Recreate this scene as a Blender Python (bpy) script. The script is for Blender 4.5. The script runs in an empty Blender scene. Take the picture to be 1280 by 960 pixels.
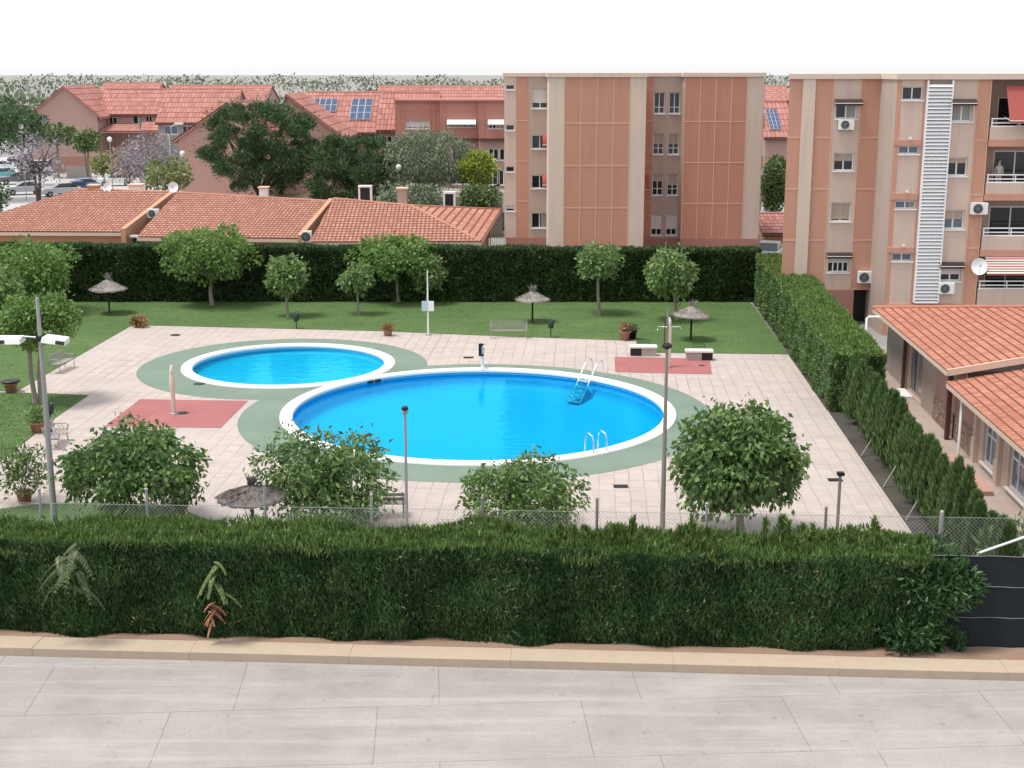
import bpy, bmesh, math, random
import numpy as np
from mathutils import Vector, Matrix
from mathutils.geometry import delaunay_2d_cdt
PI = math.pi
rnd = random.Random(7)
S = bpy.context.scene
COL = S.collection
# ------------------------------------------------------------------ camera model (used to survey the site)
H = 14.0; FPX = 1715.0; PITCH = math.radians(12.95)
SN, CS = math.sin(PITCH), math.cos(PITCH)
def G(px, py, z=0.0):
    y = py - 480.0
    dn = y*CS + FPX*SN; fw = FPX*CS - y*SN
    return Vector(((px-640.0)*(H-z)/dn, (H-z)*fw/dn, z))
def PR(p):
    d=(p[1]*CS+(H-p[2])*SN); return (640+FPX*p[0]/d, 480+FPX*((H-p[2])*CS-p[1]*SN)/d)
def PY(px, py, Y):
    y = py - 480.0
    dn = y*CS + FPX*SN; fw = FPX*CS - y*SN
    return Vector(((px-640.0)*Y/fw, Y, H - Y*dn/fw))
# ------------------------------------------------------------------ object helpers
def tag(o, label=None, cat=None, group=None, kind=None):
    if label: o['label'] = label
    if cat: o['category'] = cat
    if group: o['group'] = group
    if kind: o['kind'] = kind
    return o
def thing(name, label, cat, loc=(0, 0, 0), rz=0.0, group=None):
    o = bpy.data.objects.new(name, None); COL.objects.link(o)
    o.empty_display_size = .2
    o.location = loc; o.rotation_euler = (0, 0, rz)
    return tag(o, label, cat, group)
def root_of(o):
    while o.parent: o = o.parent
    return o
def link(name, me, parent=None):
    o = bpy.data.objects.new(name, me); COL.objects.link(o)
    if parent: o.parent = parent
    return o
KIDS = {}
def copy_tree(o, parent=None):
    c = o.copy(); COL.objects.link(c)
    if parent: c.parent = parent
    for ch in [k for k in o.children]: copy_tree(ch, c)
    return c
class MB:
    def __init__(s): s.v = []; s.f = []; s.mi = []; s.mats = []; s.cur = 0; s.sm = []; s.smooth = False; s.t = []
    def use(s, m):
        if m not in s.mats: s.mats.append(m)
        s.cur = s.mats.index(m); return s
    def face(s, pts):
        b = len(s.v); s.v += [tuple(p) for p in pts]; s.t += [(.5,.5,0)]*len(pts); s.f.append(tuple(range(b, b+len(pts)))); s.mi.append(s.cur); s.sm.append(s.smooth)
    def raw(s, vs, fs, tuv=None):
        b = len(s.v); s.v += [tuple(p) for p in vs]; s.t += tuv if tuv else [(.5,.5,0)]*len(vs)
        for f in fs: s.f.append(tuple(i+b for i in f)); s.mi.append(s.cur); s.sm.append(s.smooth)
        return s
    def box(s, x0, x1, y0, y1, z0, z1):
        s.raw([(x0,y0,z0),(x1,y0,z0),(x1,y1,z0),(x0,y1,z0),(x0,y0,z1),(x1,y0,z1),(x1,y1,z1),(x0,y1,z1)],
              [(0,3,2,1),(4,5,6,7),(0,1,5,4),(1,2,6,5),(2,3,7,6),(3,0,4,7)]); return s
    def bbox(s, x0, x1, y0, y1, z0, z1, b=.01):      # bevelled box
        bm = bmesh.new(); bmesh.ops.create_cube(bm, size=1)
        for v in bm.verts:
            v.co = Vector(((x0+x1)/2+v.co.x*(x1-x0), (y0+y1)/2+v.co.y*(y1-y0), (z0+z1)/2+v.co.z*(z1-z0)))
        bmesh.ops.bevel(bm, geom=bm.edges[:], offset=b, segments=2, affect='EDGES')
        return s.bm(bm)
    def bm(s, bm):
        bm.verts.index_update(); s.raw([v.co[:] for v in bm.verts], [[v.index for v in f.verts] for f in bm.faces]); bm.free(); return s
    def obox(s, p, u, w, n, L, W, N):   # oriented box: corner p, axes u,w,n (unit) with lengths
        p=Vector(p);u=Vector(u)*L;w=Vector(w)*W;n=Vector(n)*N
        q=[p,p+u,p+u+w,p+w]; q+=[a+n for a in q]
        fs=[(0,3,2,1),(4,5,6,7),(0,1,5,4),(1,2,6,5),(2,3,7,6),(3,0,4,7)]
        if u.cross(w).dot(n)<0: fs=[f[::-1] for f in fs]
        return s.raw(q,fs)
    def tube(s, pts, r, n=8, cap=True):
        pts=[Vector(p) for p in pts]; rs=r if isinstance(r,(list,tuple)) else [r]*len(pts)
        sm=s.smooth; s.smooth=True; vs=[]; fs=[]
        for i,p in enumerate(pts):
            d=(pts[min(i+1,len(pts)-1)]-pts[max(i-1,0)]).normalized()
            a=d.cross(Vector((0,0,1)) if abs(d.z)<.95 else Vector((1,0,0))).normalized(); b=d.cross(a)
            for k in range(n):
                t=2*PI*k/n; vs.append(p+(a*math.cos(t)+b*math.sin(t))*rs[i])
        for i in range(len(pts)-1):
            for k in range(n): fs.append((i*n+k,i*n+(k+1)%n,(i+1)*n+(k+1)%n,(i+1)*n+k))
        s.raw(vs,fs)
        s.smooth=False
        if cap:
            s.raw(vs[:n],[tuple(range(n))]); s.raw(vs[-n:],[tuple(range(n))[::-1]])
        s.smooth=sm; return s
    def lathe(s, prof, c=(0,0,0), n=24, jit=0.0):
        vs=[];fs=[];sm=s.smooth;s.smooth=True
        for (r,z) in prof:
            for k in range(n):
                t=2*PI*k/n; rr=r*(1+(rnd.uniform(-jit,jit) if jit else 0)); vs.append((c[0]+rr*math.cos(t),c[1]+rr*math.sin(t),c[2]+z))
        for i in range(len(prof)-1):
            for k in range(n): fs.append((i*n+k,i*n+(k+1)%n,(i+1)*n+(k+1)%n,(i+1)*n+k))
        s.raw(vs,fs); s.smooth=sm; return s
    def disc(s, c, r, n=24, up=True):
        q=[(c[0]+r*math.cos(2*PI*k/n),c[1]+r*math.sin(2*PI*k/n),c[2]) for k in range(n)]
        s.face(q if up else q[::-1]); return s
    def build_each(s, name, m, parent=None):
        """one object per separate piece"""
        par=list(range(len(s.v)))
        def find(i):
            while par[i]!=i: par[i]=par[par[i]]; i=par[i]
            return i
        for f in s.f:
            for i in f[1:]: par[find(i)]=find(f[0])
        g={}
        for f in s.f: g.setdefault(find(f[0]),[]).append(f)
        out=[]
        for k,fs in g.items():
            q=MB(); q.smooth=s.smooth; ids=sorted({i for f in fs for i in f}); mp={a:b for b,a in enumerate(ids)}
            q.raw([s.v[i] for i in ids],[[mp[i] for i in f] for f in fs]); out.append(q.build(name,m,parent))
        return out
    def build(s, name, m=None, parent=None):
        me=bpy.data.meshes.new(name)
        off=root_of(parent).location if parent else Vector((0,0,0))
        v=np.array(s.v,dtype=np.float64).reshape(-1,3)-np.array(off)
        me.from_pydata(v.tolist(),[],s.f)
        mats=s.mats if s.mats else [m]
        for a in mats: me.materials.append(a)
        if s.mats: me.polygons.foreach_set('material_index',s.mi)
        me.polygons.foreach_set('use_smooth',s.sm)
        if any('roof_tiles' in q.name for q in mats):
            at=me.attributes.new('tile_uv','FLOAT_VECTOR','POINT'); at.data.foreach_set('vector',np.array(s.t,dtype=np.float32).ravel())
        me.update()
        return link(name,me,parent)
def np_mesh(name, V, nq, m, parent=None, k=4):
    """V: (N*k,3) verts of N separate k-gons"""
    off=np.array(root_of(parent).location) if parent else np.zeros(3)
    me=bpy.data.meshes.new(name); N=len(V)//k
    me.vertices.add(N*k); me.vertices.foreach_set('co',(V-off).astype(np.float32).ravel())
    me.loops.add(N*k); me.loops.foreach_set('vertex_index',np.arange(N*k,dtype=np.int32))
    me.polygons.add(N); me.polygons.foreach_set('loop_start',np.arange(0,N*k,k,dtype=np.int32))
    try: me.polygons.foreach_set('loop_total',np.full(N,k,dtype=np.int32))
    except Exception: pass
    me.materials.append(m); me.update(calc_edges=True)
    return link(name,me,parent)
# ------------------------------------------------------------------ materials
MATS={}
def _new(name):
    m=bpy.data.materials.new(name); m.use_nodes=True; nt=m.node_tree; nt.nodes.clear()
    out=nt.nodes.new('ShaderNodeOutputMaterial'); return m,nt,out
def N(nt,t,**kw):
    n=nt.nodes.new(t)
    for k,v in kw.items(): setattr(n,k,v)
    return n
def c4(c): return (c[0],c[1],c[2],1)
def mul(c,f): return tuple(min(1,max(0,x*f)) for x in c)
def pos(nt, rot=0.0, scale=(1,1,1)):
    g=N(nt,'ShaderNodeNewGeometry'); mp=N(nt,'ShaderNodeMapping')
    mp.inputs['Rotation'].default_value=(0,0,rot); mp.inputs['Scale'].default_value=scale
    nt.links.new(g.outputs['Position'],mp.inputs['Vector']); return mp.outputs['Vector']
def noise(nt,vec,scale,detail=4,rough=.6):
    n=N(nt,'ShaderNodeTexNoise'); n.inputs['Scale'].default_value=scale; n.inputs['Detail'].default_value=detail; n.inputs['Roughness'].default_value=rough
    nt.links.new(vec,n.inputs['Vector']); return n.outputs['Fac']
def ramp(nt,fac,stops):
    r=N(nt,'ShaderNodeValToRGB'); e=r.color_ramp.elements
    while len(e)<len(stops): e.new(.5)
    for i,(p,c) in enumerate(stops): e[i].position=p; e[i].color=c4(c) if not isinstance(c,(int,float)) else (c,c,c,1)
    nt.links.new(fac,r.inputs['Fac']); return r.outputs['Color']
def mixc(nt,fac,a,b,mode='MIX'):
    m=N(nt,'ShaderNodeMix',data_type='RGBA',blend_type=mode)
    for sock,val in ((m.inputs[0],fac),(m.inputs[6],a),(m.inputs[7],b)):
        if hasattr(val,'is_linked') or isinstance(val,bpy.types.NodeSocket): nt.links.new(val,sock)
        else: sock.default_value=val if isinstance(val,(int,float)) else c4(val)
    return m.outputs[2]
def bsdf(nt,out,col,rough=.8,metal=0,spec=.3,bump=None,bstr=.3,bdist=.02):
    b=N(nt,'ShaderNodeBsdfPrincipled')
    if isinstance(col,bpy.types.NodeSocket): nt.links.new(col,b.inputs['Base Color'])
    else: b.inputs['Base Color'].default_value=c4(col)
    b.inputs['Roughness'].default_value=rough; b.inputs['Metallic'].default_value=metal; b.inputs['Specular IOR Level'].default_value=spec
    if bump is not None:
        bp=N(nt,'ShaderNodeBump'); bp.inputs['Strength'].default_value=bstr; bp.inputs['Distance'].default_value=bdist
        nt.links.new(bump,bp.inputs['Height']); nt.links.new(bp.outputs['Normal'],b.inputs['Normal'])
    nt.links.new(b.outputs[0],out.inputs['Surface']); return b
def pm(name,col,rough=.8,var=.18,scale=2.0,metal=0,spec=.3,bstr=.0,fine=18,streak=0.0,stretch=(1,1,1)):
    """painted / plastered / metal surface: two scales of mottling, optional vertical weather streaks"""
    if name in MATS: return MATS[name]
    m,nt,out=_new(name); p=pos(nt,0,stretch)
    a=noise(nt,p,scale,5); b=noise(nt,p,fine,3)
    c=mixc(nt,a,mul(col,1-var),mul(col,1+var))
    c=mixc(nt,ramp(nt,b,[(.35,0),(.75,1)]),c,mul(col,1-var*.7))
    if streak:
        s=noise(nt,pos(nt,0,(1.6,1.6,.09)),2.2,5)
        c=mixc(nt,ramp(nt,s,[(.5,0),(.72,streak)]),c,mul(col,.62))
    bsdf(nt,out,c,rough,metal,spec,b if bstr else None,bstr)
    MATS[name]=m; return m
def fol(name,dark,light,transl=.25,patch=.6,sc=1.2,stretch=(1,1,1),spec=.35):
    if name in MATS: return MATS[name]
    def gr(c): l=.3*c[0]+.6*c[1]+.1*c[2]; return tuple(x*.95+l*.05 for x in c)
    dark=gr(mul(dark,1.65)); light=gr((min(1,light[0]*2.35),min(1,light[1]*2.15),light[2]*1.85))
    m,nt,out=_new(name); g=N(nt,'ShaderNodeNewGeometry')
    c=ramp(nt,g.outputs['Random Per Island'],[(0,dark),(.55,tuple((a+b)/2 for a,b in zip(dark,light))),(1,light)])
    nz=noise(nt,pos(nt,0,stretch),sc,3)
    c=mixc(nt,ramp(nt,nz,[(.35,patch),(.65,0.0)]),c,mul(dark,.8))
    d=N(nt,'ShaderNodeBsdfPrincipled'); nt.links.new(c,d.inputs['Base Color']); d.inputs['Roughness'].default_value=.42; d.inputs['Specular IOR Level'].default_value=spec
    t=N(nt,'ShaderNodeBsdfTranslucent'); nt.links.new(c,t.inputs['Color'])
    mx=N(nt,'ShaderNodeMixShader'); mx.inputs[0].default_value=transl
    nt.links.new(d.outputs[0],mx.inputs[1]); nt.links.new(t.outputs[0],mx.inputs[2]); nt.links.new(mx.outputs[0],out.inputs['Surface'])
    MATS[name]=m; return m
def paving_mat():
    m,nt,out=_new('paving_slabs')
    v=pos(nt,math.radians(93.2))
    # wobble the joints a little
    nz=N(nt,'ShaderNodeTexNoise'); nz.inputs['Scale'].default_value=.7; nt.links.new(v,nz.inputs['Vector'])
    ad=N(nt,'ShaderNodeVectorMath',operation='MULTIPLY_ADD'); ad.inputs[1].default_value=(.12,.12,0)
    nt.links.new(nz.outputs['Color'],ad.inputs[0]); nt.links.new(v,ad.inputs[2])
    def brick(w,h,mort,off,sq):
        b=N(nt,'ShaderNodeTexBrick'); b.offset=off; b.squash=sq; b.squash_frequency=3
        for k,x in (('Scale',1),('Mortar Size',mort),('Brick Width',w),('Row Height',h),('Mortar Smooth',.3),('Bias',0)): b.inputs[k].default_value=x
        b.inputs['Color1'].default_value=(.385,.322,.286,1); b.inputs['Color2'].default_value=(.455,.385,.343,1); b.inputs['Mortar'].default_value=(.15,.122,.112,1)
        nt.links.new(ad.outputs[0],b.inputs['Vector']); return b
    b1=brick(.95,.52,.024,.37,1.7)
    c=b1.outputs['Color']
    big=noise(nt,v,.16,5,.65); mid=noise(nt,v,1.3,5); fn=noise(nt,v,30,3)
    # joints are only dirty here and there
    clean=ramp(nt,noise(nt,v,.35,4),[(.42,.55),(.58,.0)])
    b2=brick(2.3,1.56,.03,.43,.6)
    c=mixc(nt,clean,c,(.43,.367,.328))
    c=mixc(nt,ramp(nt,b2.outputs['Fac'],[(.2,0),(.9,.75)]),c,(.17,.14,.13))
    vr=N(nt,'ShaderNodeTexVoronoi'); vr.inputs['Scale'].default_value=.9; nt.links.new(v,vr.inputs['Vector']); c=mixc(nt,ramp(nt,vr.outputs['Distance'],[(.0,.28),(.5,0)]),c,(.33,.27,.245))
    c=mixc(nt,ramp(nt,noise(nt,v,.09,3),[(.4,0),(.65,.6)]),c,(.385,.35,.342))
    c=mixc(nt,ramp(nt,big,[(.35,0),(.7,.5)]),c,(.475,.395,.355))
    c=mixc(nt,ramp(nt,mid,[(.48,0),(.72,.6)]),c,(.335,.285,.258))
    c=mixc(nt,ramp(nt,fn,[(.4,0),(.8,.22)]),c,(.40,.345,.32))
    st=noise(nt,pos(nt,.4,(.5,2.2,1)),.5,6,.7)
    c=mixc(nt,ramp(nt,st,[(.52,0),(.68,.5)]),c,(.31,.275,.26))
    bsdf(nt,out,c,.75,0,.3,b1.outputs['Fac'],-.25,.01); return m
def lawn_mat():
    m,nt,out=_new('lawn_turf'); v=pos(nt)
    a=noise(nt,v,.22,5,.65); b=noise(nt,v,2.5,5,.7); c0=noise(nt,v,40,3)
    c=ramp(nt,a,[(.3,(.068,.128,.040)),(.55,(.094,.162,.052)),(.75,(.145,.19,.078))])
    c=mixc(nt,ramp(nt,b,[(.4,0),(.7,.6)]),c,(.062,.105,.036))
    s=noise(nt,pos(nt,0,(.12,1.5,1)),1,5,.65)
    c=mixc(nt,ramp(nt,s,[(.5,0),(.75,.55)]),c,(.15,.18,.075))
    c=mixc(nt,ramp(nt,c0,[(.4,0),(.7,.4)]),c,(.05,.09,.03))
    bsdf(nt,out,c,.9,0,.15,c0,.6,.05); return m
def rubber_mat():
    m,nt,out=_new('green_rubber'); v=pos(nt)
    a=noise(nt,v,.4,5); b=noise(nt,v,60,2)
    c=ramp(nt,a,[(.3,(.140,.188,.150)),(.7,(.180,.236,.190))])
    c=mixc(nt,ramp(nt,b,[(.4,0),(.7,.3)]),c,(.14,.19,.145))
    bsdf(nt,out,c,.8,0,.2,b,.2,.01); return m
def red_mat():
    m,nt,out=_new('red_rubber'); v=pos(nt,math.radians(3.2))
    b=N(nt,'ShaderNodeTexBrick'); b.offset=0
    for k,x in (('Scale',1),('Mortar Size',.008),('Brick Width',1),('Row Height',1),('Mortar Smooth',.2)): b.inputs[k].default_value=x
    b.inputs['Color1'].default_value=(.29,.108,.108,1); b.inputs['Color2'].default_value=(.33,.125,.122,1); b.inputs['Mortar'].default_value=(.20,.078,.076,1)
    nt.links.new(v,b.inputs['Vector'])
    a=noise(nt,v,.9,5); f=noise(nt,v,50,2)
    c=mixc(nt,ramp(nt,a,[(.4,0),(.75,.5)]),b.outputs['Color'],(.29,.105,.1))
    c=mixc(nt,ramp(nt,f,[(.4,0),(.75,.25)]),c,(.45,.18,.16))
    bsdf(nt,out,c,.8,0,.2,f,.2,.01); return m
def water_mat(name,tint):
    m,nt,out=_new(name); v=pos(nt)
    n1=noise(nt,pos(nt,.3,(1,1.5,1)),1.6,3,.5); n2=noise(nt,v,6,2)
    ad=N(nt,'ShaderNodeMath',operation='MULTIPLY_ADD'); ad.inputs[1].default_value=.15; nt.links.new(n2,ad.inputs[0]); nt.links.new(n1,ad.inputs[2])
    bp=N(nt,'ShaderNodeBump'); bp.inputs['Strength'].default_value=.16; bp.inputs['Distance'].default_value=.1; nt.links.new(ad.outputs[0],bp.inputs['Height'])
    t=N(nt,'ShaderNodeBsdfTransparent'); t.inputs['Color'].default_value=c4(tint)
    g=N(nt,'ShaderNodeBsdfGlossy'); g.inputs['Roughness'].default_value=.02; g.inputs['Color'].default_value=(.12,.66,.95,1); nt.links.new(bp.outputs['Normal'],g.inputs['Normal'])
    f=N(nt,'ShaderNodeFresnel'); f.inputs['IOR'].default_value=1.33; nt.links.new(bp.outputs['Normal'],f.inputs['Normal'])
    mx=N(nt,'ShaderNodeMixShader'); nt.links.new(f.outputs[0],mx.inputs[0]); nt.links.new(t.outputs[0],mx.inputs[1]); nt.links.new(g.outputs[0],mx.inputs[2])
    nt.links.new(mx.outputs[0],out.inputs['Surface']); return m
def stone_mat():
    m,nt,out=_new('rubble_stone'); v=pos(nt,0,(1,1,1.5))
    vo=N(nt,'ShaderNodeTexVoronoi',feature='DISTANCE_TO_EDGE'); vo.inputs['Scale'].default_value=5.5; nt.links.new(v,vo.inputs['Vector'])
    vc=N(nt,'ShaderNodeTexVoronoi'); vc.inputs['Scale'].default_value=5.5; nt.links.new(v,vc.inputs['Vector'])
    sp=N(nt,'ShaderNodeSeparateColor'); nt.links.new(vc.outputs['Color'],sp.inputs[0])
    c=ramp(nt,sp.outputs[0],[(0,(.20,.12,.10)),(.5,(.33,.22,.18)),(1,(.42,.33,.27))])
    e=ramp(nt,vo.outputs['Distance'],[(.0,1),(.06,0)])
    c=mixc(nt,e,c,(.12,.085,.07)); bsdf(nt,out,c,.85,0,.2,vo.outputs['Distance'],.5,.05); return m
def glass_mat(name,col=(.015,.018,.022),rough=.06):
    if name in MATS: return MATS[name]
    m,nt,out=_new(name); n=noise(nt,pos(nt),1.5,3)
    c=mixc(nt,n,mul(col,.6),mul(col,1.6)); bsdf(nt,out,c,rough,0,.6); MATS[name]=m; return m
def curtain_mat(name,col):
    m,nt,out=_new(name); n=noise(nt,pos(nt,0,(14,14,.4)),1.2,3)
    c=mixc(nt,n,mul(col,.55),mul(col,1.25)); bsdf(nt,out,c,.25,0,.5); return m
def tile_mat(name,base,dark,pale,mort=.10,course=.05,blotch=.55):
    """roof tiles: one tone per tile, dark laps and joints, painted valley shade, lichen and dirt"""
    m,nt,out=_new(name); v=pos(nt)
    at=N(nt,'ShaderNodeAttribute',attribute_name='tile_uv')
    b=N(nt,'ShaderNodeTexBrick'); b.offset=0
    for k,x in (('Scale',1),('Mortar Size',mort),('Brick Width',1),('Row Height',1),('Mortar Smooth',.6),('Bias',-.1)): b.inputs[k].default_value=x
    b.inputs['Color1'].default_value=c4(base); b.inputs['Color2'].default_value=c4(pale); b.inputs['Mortar'].default_value=c4(mul(dark,.62))  # joint tone doubles as painted shade down the barrel valleys
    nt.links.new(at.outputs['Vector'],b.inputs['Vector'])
    b2=N(nt,'ShaderNodeTexBrick'); b2.offset=0
    for k,x in (('Scale',1),('Mortar Size',course),('Brick Width',5000),('Row Height',1),('Mortar Smooth',.5)): b2.inputs[k].default_value=x
    nt.links.new(at.outputs['Vector'],b2.inputs['Vector'])
    wn=N(nt,'ShaderNodeTexWhiteNoise',noise_dimensions='3D'); fl=N(nt,'ShaderNodeVectorMath',operation='FLOOR'); nt.links.new(at.outputs['Vector'],fl.inputs[0]); nt.links.new(fl.outputs[0],wn.inputs['Vector'])
    c=mixc(nt,ramp(nt,wn.outputs['Value'],[(.55,0),(1,.8)]),b.outputs['Color'],dark)
    c=mixc(nt,ramp(nt,b2.outputs['Fac'],[(.1,0),(.8,.75)]),c,mul(dark,.55))
    a=noise(nt,v,.35,5,.65); f=noise(nt,v,9,4)
    c=mixc(nt,ramp(nt,a,[(.42,0),(.75,blotch)]),c,dark)
    c=mixc(nt,ramp(nt,f,[(.45,0),(.75,.45)]),c,mul(dark,.8))
    f2=noise(nt,v,4,4); c=mixc(nt,ramp(nt,f2,[(.55,0),(.75,.35)]),c,pale)
    bsdf(nt,out,c,.85,0,.2,f,.25,.02); return m
def ground_mat(name,c1,c2,sc=.1):
    m,nt,out=_new(name); v=pos(nt); a=noise(nt,v,sc,6,.65); b=noise(nt,v,sc*40,4)
    c=mixc(nt,ramp(nt,a,[(.35,0),(.65,1)]),c1,c2); c=mixc(nt,ramp(nt,b,[(.4,0),(.8,.35)]),c,mul(c1,.6))
    bsdf(nt,out,c,.9,0,.2,b,.3,.02); return m
M={}
M['paving']=paving_mat(); M['lawn']=lawn_mat(); M['rubber']=rubber_mat(); M['red']=red_mat(); M['stone']=stone_mat()
M['coping']=pm('white_coping',(.72,.71,.69),.6,.05,2,spec=.4)
M['pool']=pm('pool_blue_paint',(.0,.40,.68),.5,.08,.5,fine=5)
M['pool_small']=pm('pool_pale_blue_paint',(.08,.46,.68),.5,.10,.6,fine=5)
M['water']=water_mat('pool_water',(.35,.97,1.0)); M['asphalt']=ground_mat('grey_concrete_ground',(.24,.23,.22),(.30,.285,.27))
M['soil']=ground_mat('dark_soil',(.05,.045,.04),(.085,.075,.06),.6)
M['passage']=ground_mat('passage_concrete',(.34,.27,.235),(.40,.325,.285),.4)

def slab_mat():
    m,nt,out=_new('sidewalk_concrete'); v=pos(nt,math.radians(-3.3)); b=N(nt,'ShaderNodeTexBrick'); b.offset=.3
    for k,x in (('Scale',1),('Mortar Size',.012),('Brick Width',4.6),('Row Height',2.6),('Mortar Smooth',.3)): b.inputs[k].default_value=x
    b.inputs['Color1'].default_value=(.315,.293,.278,1); b.inputs['Color2'].default_value=(.345,.32,.30,1); b.inputs['Mortar'].default_value=(.16,.145,.135,1)
    nt.links.new(v,b.inputs['Vector']); c=mixc(nt,ramp(nt,noise(nt,v,.45,7,.72),[(.38,0),(.68,.75)]),b.outputs['Color'],(.225,.207,.195)); c=mixc(nt,ramp(nt,noise(nt,v,16,4),[(.48,0),(.72,.45)]),c,(.19,.178,.168))
    c=mixc(nt,ramp(nt,noise(nt,pos(nt,-.06,(.10,1.4,1)),1.1,6,.7),[(.50,0),(.68,.6)]),c,(.40,.375,.355)); c=mixc(nt,ramp(nt,noise(nt,v,2.6,5,.7),[(.62,0),(.68,.5)]),c,(.15,.138,.13))
    bsdf(nt,out,c,.85,0,.25,noise(nt,v,60,3),.15,.01); return m
M['sidewalk']=slab_mat()
M['road']=ground_mat('road_asphalt',(.16,.155,.15),(.21,.2,.195),.2)
M['carpark']=ground_mat('carpark_concrete',(.40,.39,.38),(.46,.45,.44),.1)
M['kerb']=pm('kerb_stone',(.42,.335,.255),.85,.12,1.2,bstr=.2,streak=.2)
M['ledge']=pm('ledge_brown',(.27,.18,.13),.9,.2,1.5,bstr=.2)
M['leaf_mul']=fol('mulberry_leaf',(.036,.080,.024),(.112,.182,.060),.36,.5,1.6)
M['leaf_lawn']=fol('lawn_tree_leaf',(.050,.105,.024),(.125,.205,.056),.38,.45,1.2)
M['leaf_young']=fol('young_tree_leaf',(.055,.108,.034),(.14,.21,.08),.38,.4,1.2)
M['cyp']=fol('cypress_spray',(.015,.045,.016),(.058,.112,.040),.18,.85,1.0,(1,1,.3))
M['cyp_top']=fol('cypress_shoot_toplit',(.040,.080,.020),(.088,.138,.038),.2,.45,1.4)  # paler leaf: new growth, plus top light put into the colour
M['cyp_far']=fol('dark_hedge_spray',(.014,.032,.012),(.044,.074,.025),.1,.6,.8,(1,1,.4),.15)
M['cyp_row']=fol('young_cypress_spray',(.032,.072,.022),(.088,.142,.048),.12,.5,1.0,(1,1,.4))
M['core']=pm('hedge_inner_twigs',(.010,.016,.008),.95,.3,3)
M['pine']=fol('pine_needles',(.026,.054,.026),(.068,.112,.052),.12,.6,.5,(1,1,1),.12)
M['olive']=fol('olive_leaf',(.060,.088,.058),(.135,.170,.115),.2,.4,.5)
M['lime']=fol('lime_leaf',(.085,.13,.018),(.22,.25,.035),.25,.4,.6)
M['jaca']=fol('jacaranda_bloom',(.10,.095,.12),(.20,.19,.25),.2,.4,.6)
M['jaca_b']=fol('jacaranda_twig_leaf',(.13,.10,.09),(.27,.21,.19),.2,.4,.6)
M['shrub']=fol('shrub_leaf',(.035,.068,.022),(.10,.145,.05),.2,.5,.7)
M['bark']=pm('grey_bark',(.24,.21,.175),.9,.25,4,bstr=.5,stretch=(1,1,.3))
M['bark_d']=pm('dark_bark',(.10,.075,.055),.9,.25,4,bstr=.5,stretch=(1,1,.3))
M['straw']=pm('grey_thatch',(.27,.245,.225),.95,.25,1.5,bstr=.6,fine=22)
M['straw_d']=pm('dark_thatch',(.155,.135,.125),.95,.25,1.5,bstr=.6,fine=22)
M['wood_d']=pm('dark_wood_pole',(.035,.027,.022),.8,.2,3)
M['terra']=pm('terracotta_pot',(.36,.185,.125),.85,.15,4)
M['steel']=pm('galvanised_steel',(.36,.37,.37),.4,.1,3,metal=.6,spec=.5)
M['pole']=pm('grey_painted_steel',(.36,.36,.35),.5,.1,2,metal=.2)
M['pole_br']=pm('brownish_grey_steel',(.27,.245,.225),.5,.12,2,metal=.2)
M['inox']=pm('polished_inox',(.75,.75,.76),.22,.05,3,metal=.9,spec=.5)
M['white']=pm('white_paint',(.74,.74,.73),.5,.05,2,spec=.4)
M['white_m']=pm('white_aluminium',(.80,.81,.82),.4,.05,2,spec=.5)
M['black']=pm('black_plastic',(.014,.014,.015),.5,.2,3,spec=.4)
M['iron']=pm('black_iron',(.03,.03,.032),.5,.2,3,metal=.3)
M['cgrey']=pm('grey_plastic',(.27,.28,.28),.5,.1,3)
M['benchwood']=pm('weathered_bench_wood',(.33,.30,.285),.8,.15,5)
M['conc']=pm('raw_concrete',(.42,.375,.335),.9,.15,.8,bstr=.15,streak=.25)
M['orange']=pm('terracotta_render',(.50,.262,.185),.9,.08,.5,fine=6,streak=.22)
M['orange_d']=pm('terracotta_render_dark',(.48,.232,.168),.9,.07,.5,fine=6,streak=.26)  # slightly darker, more streaked tone for the right part and recess
M['orange_r']=pm('orange_render',(.53,.285,.205),.9,.06,.5,fine=6,streak=.2)
M['beige']=pm('beige_render',(.62,.51,.42),.9,.05,.6,fine=6,streak=.26)
M['beige_p']=pm('pinkish_beige_render',(.58,.455,.385),.9,.06,.6,fine=5,streak=.28)
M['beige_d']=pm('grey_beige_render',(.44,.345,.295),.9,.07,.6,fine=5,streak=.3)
M['joint']=pm('pale_joint_band',(.62,.40,.28),.85,.05,1)
M['base_r']=pm('pink_plinth',(.38,.19,.15),.9,.08,1,streak=.15)
M['peach']=pm('peach_wall',(.50,.27,.17),.9,.06,.6,streak=.12)
M['pinkwall']=pm('pink_render_wall',(.44,.255,.215),.9,.07,.6,streak=.12)
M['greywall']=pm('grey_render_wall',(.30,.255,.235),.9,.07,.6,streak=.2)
M['housewall']=pm('house_dusty_pink',(.40,.26,.225),.9,.06,.3,streak=.10)
M['housegrey']=pm('house_grey',(.30,.25,.235),.9,.06,.3)
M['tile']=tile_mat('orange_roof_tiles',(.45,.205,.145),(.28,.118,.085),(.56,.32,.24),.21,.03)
M['tile_near']=tile_mat('salmon_roof_tiles',(.43,.178,.115),(.29,.112,.078),(.50,.24,.165),.13,.10)
M['tile_far']=tile_mat('red_roof_tiles',(.40,.175,.145),(.28,.118,.10),(.46,.235,.20),.06)
M['gutter']=pm('cream_fascia',(.62,.46,.35),.8,.06,1)
M['glass']=glass_mat('dark_window_glass'); M['glass_b']=glass_mat('bluish_window_glass',(.10,.14,.19),.1)
M['curtain']=curtain_mat('curtain_behind_glass',(.30,.29,.28)); M['shut']=pm('beige_roller_shutter',(.42,.34,.28),.6,.05,3)
M['shut_w']=pm('white_roller_shutter',(.62,.58,.55),.6,.05,3)
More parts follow.
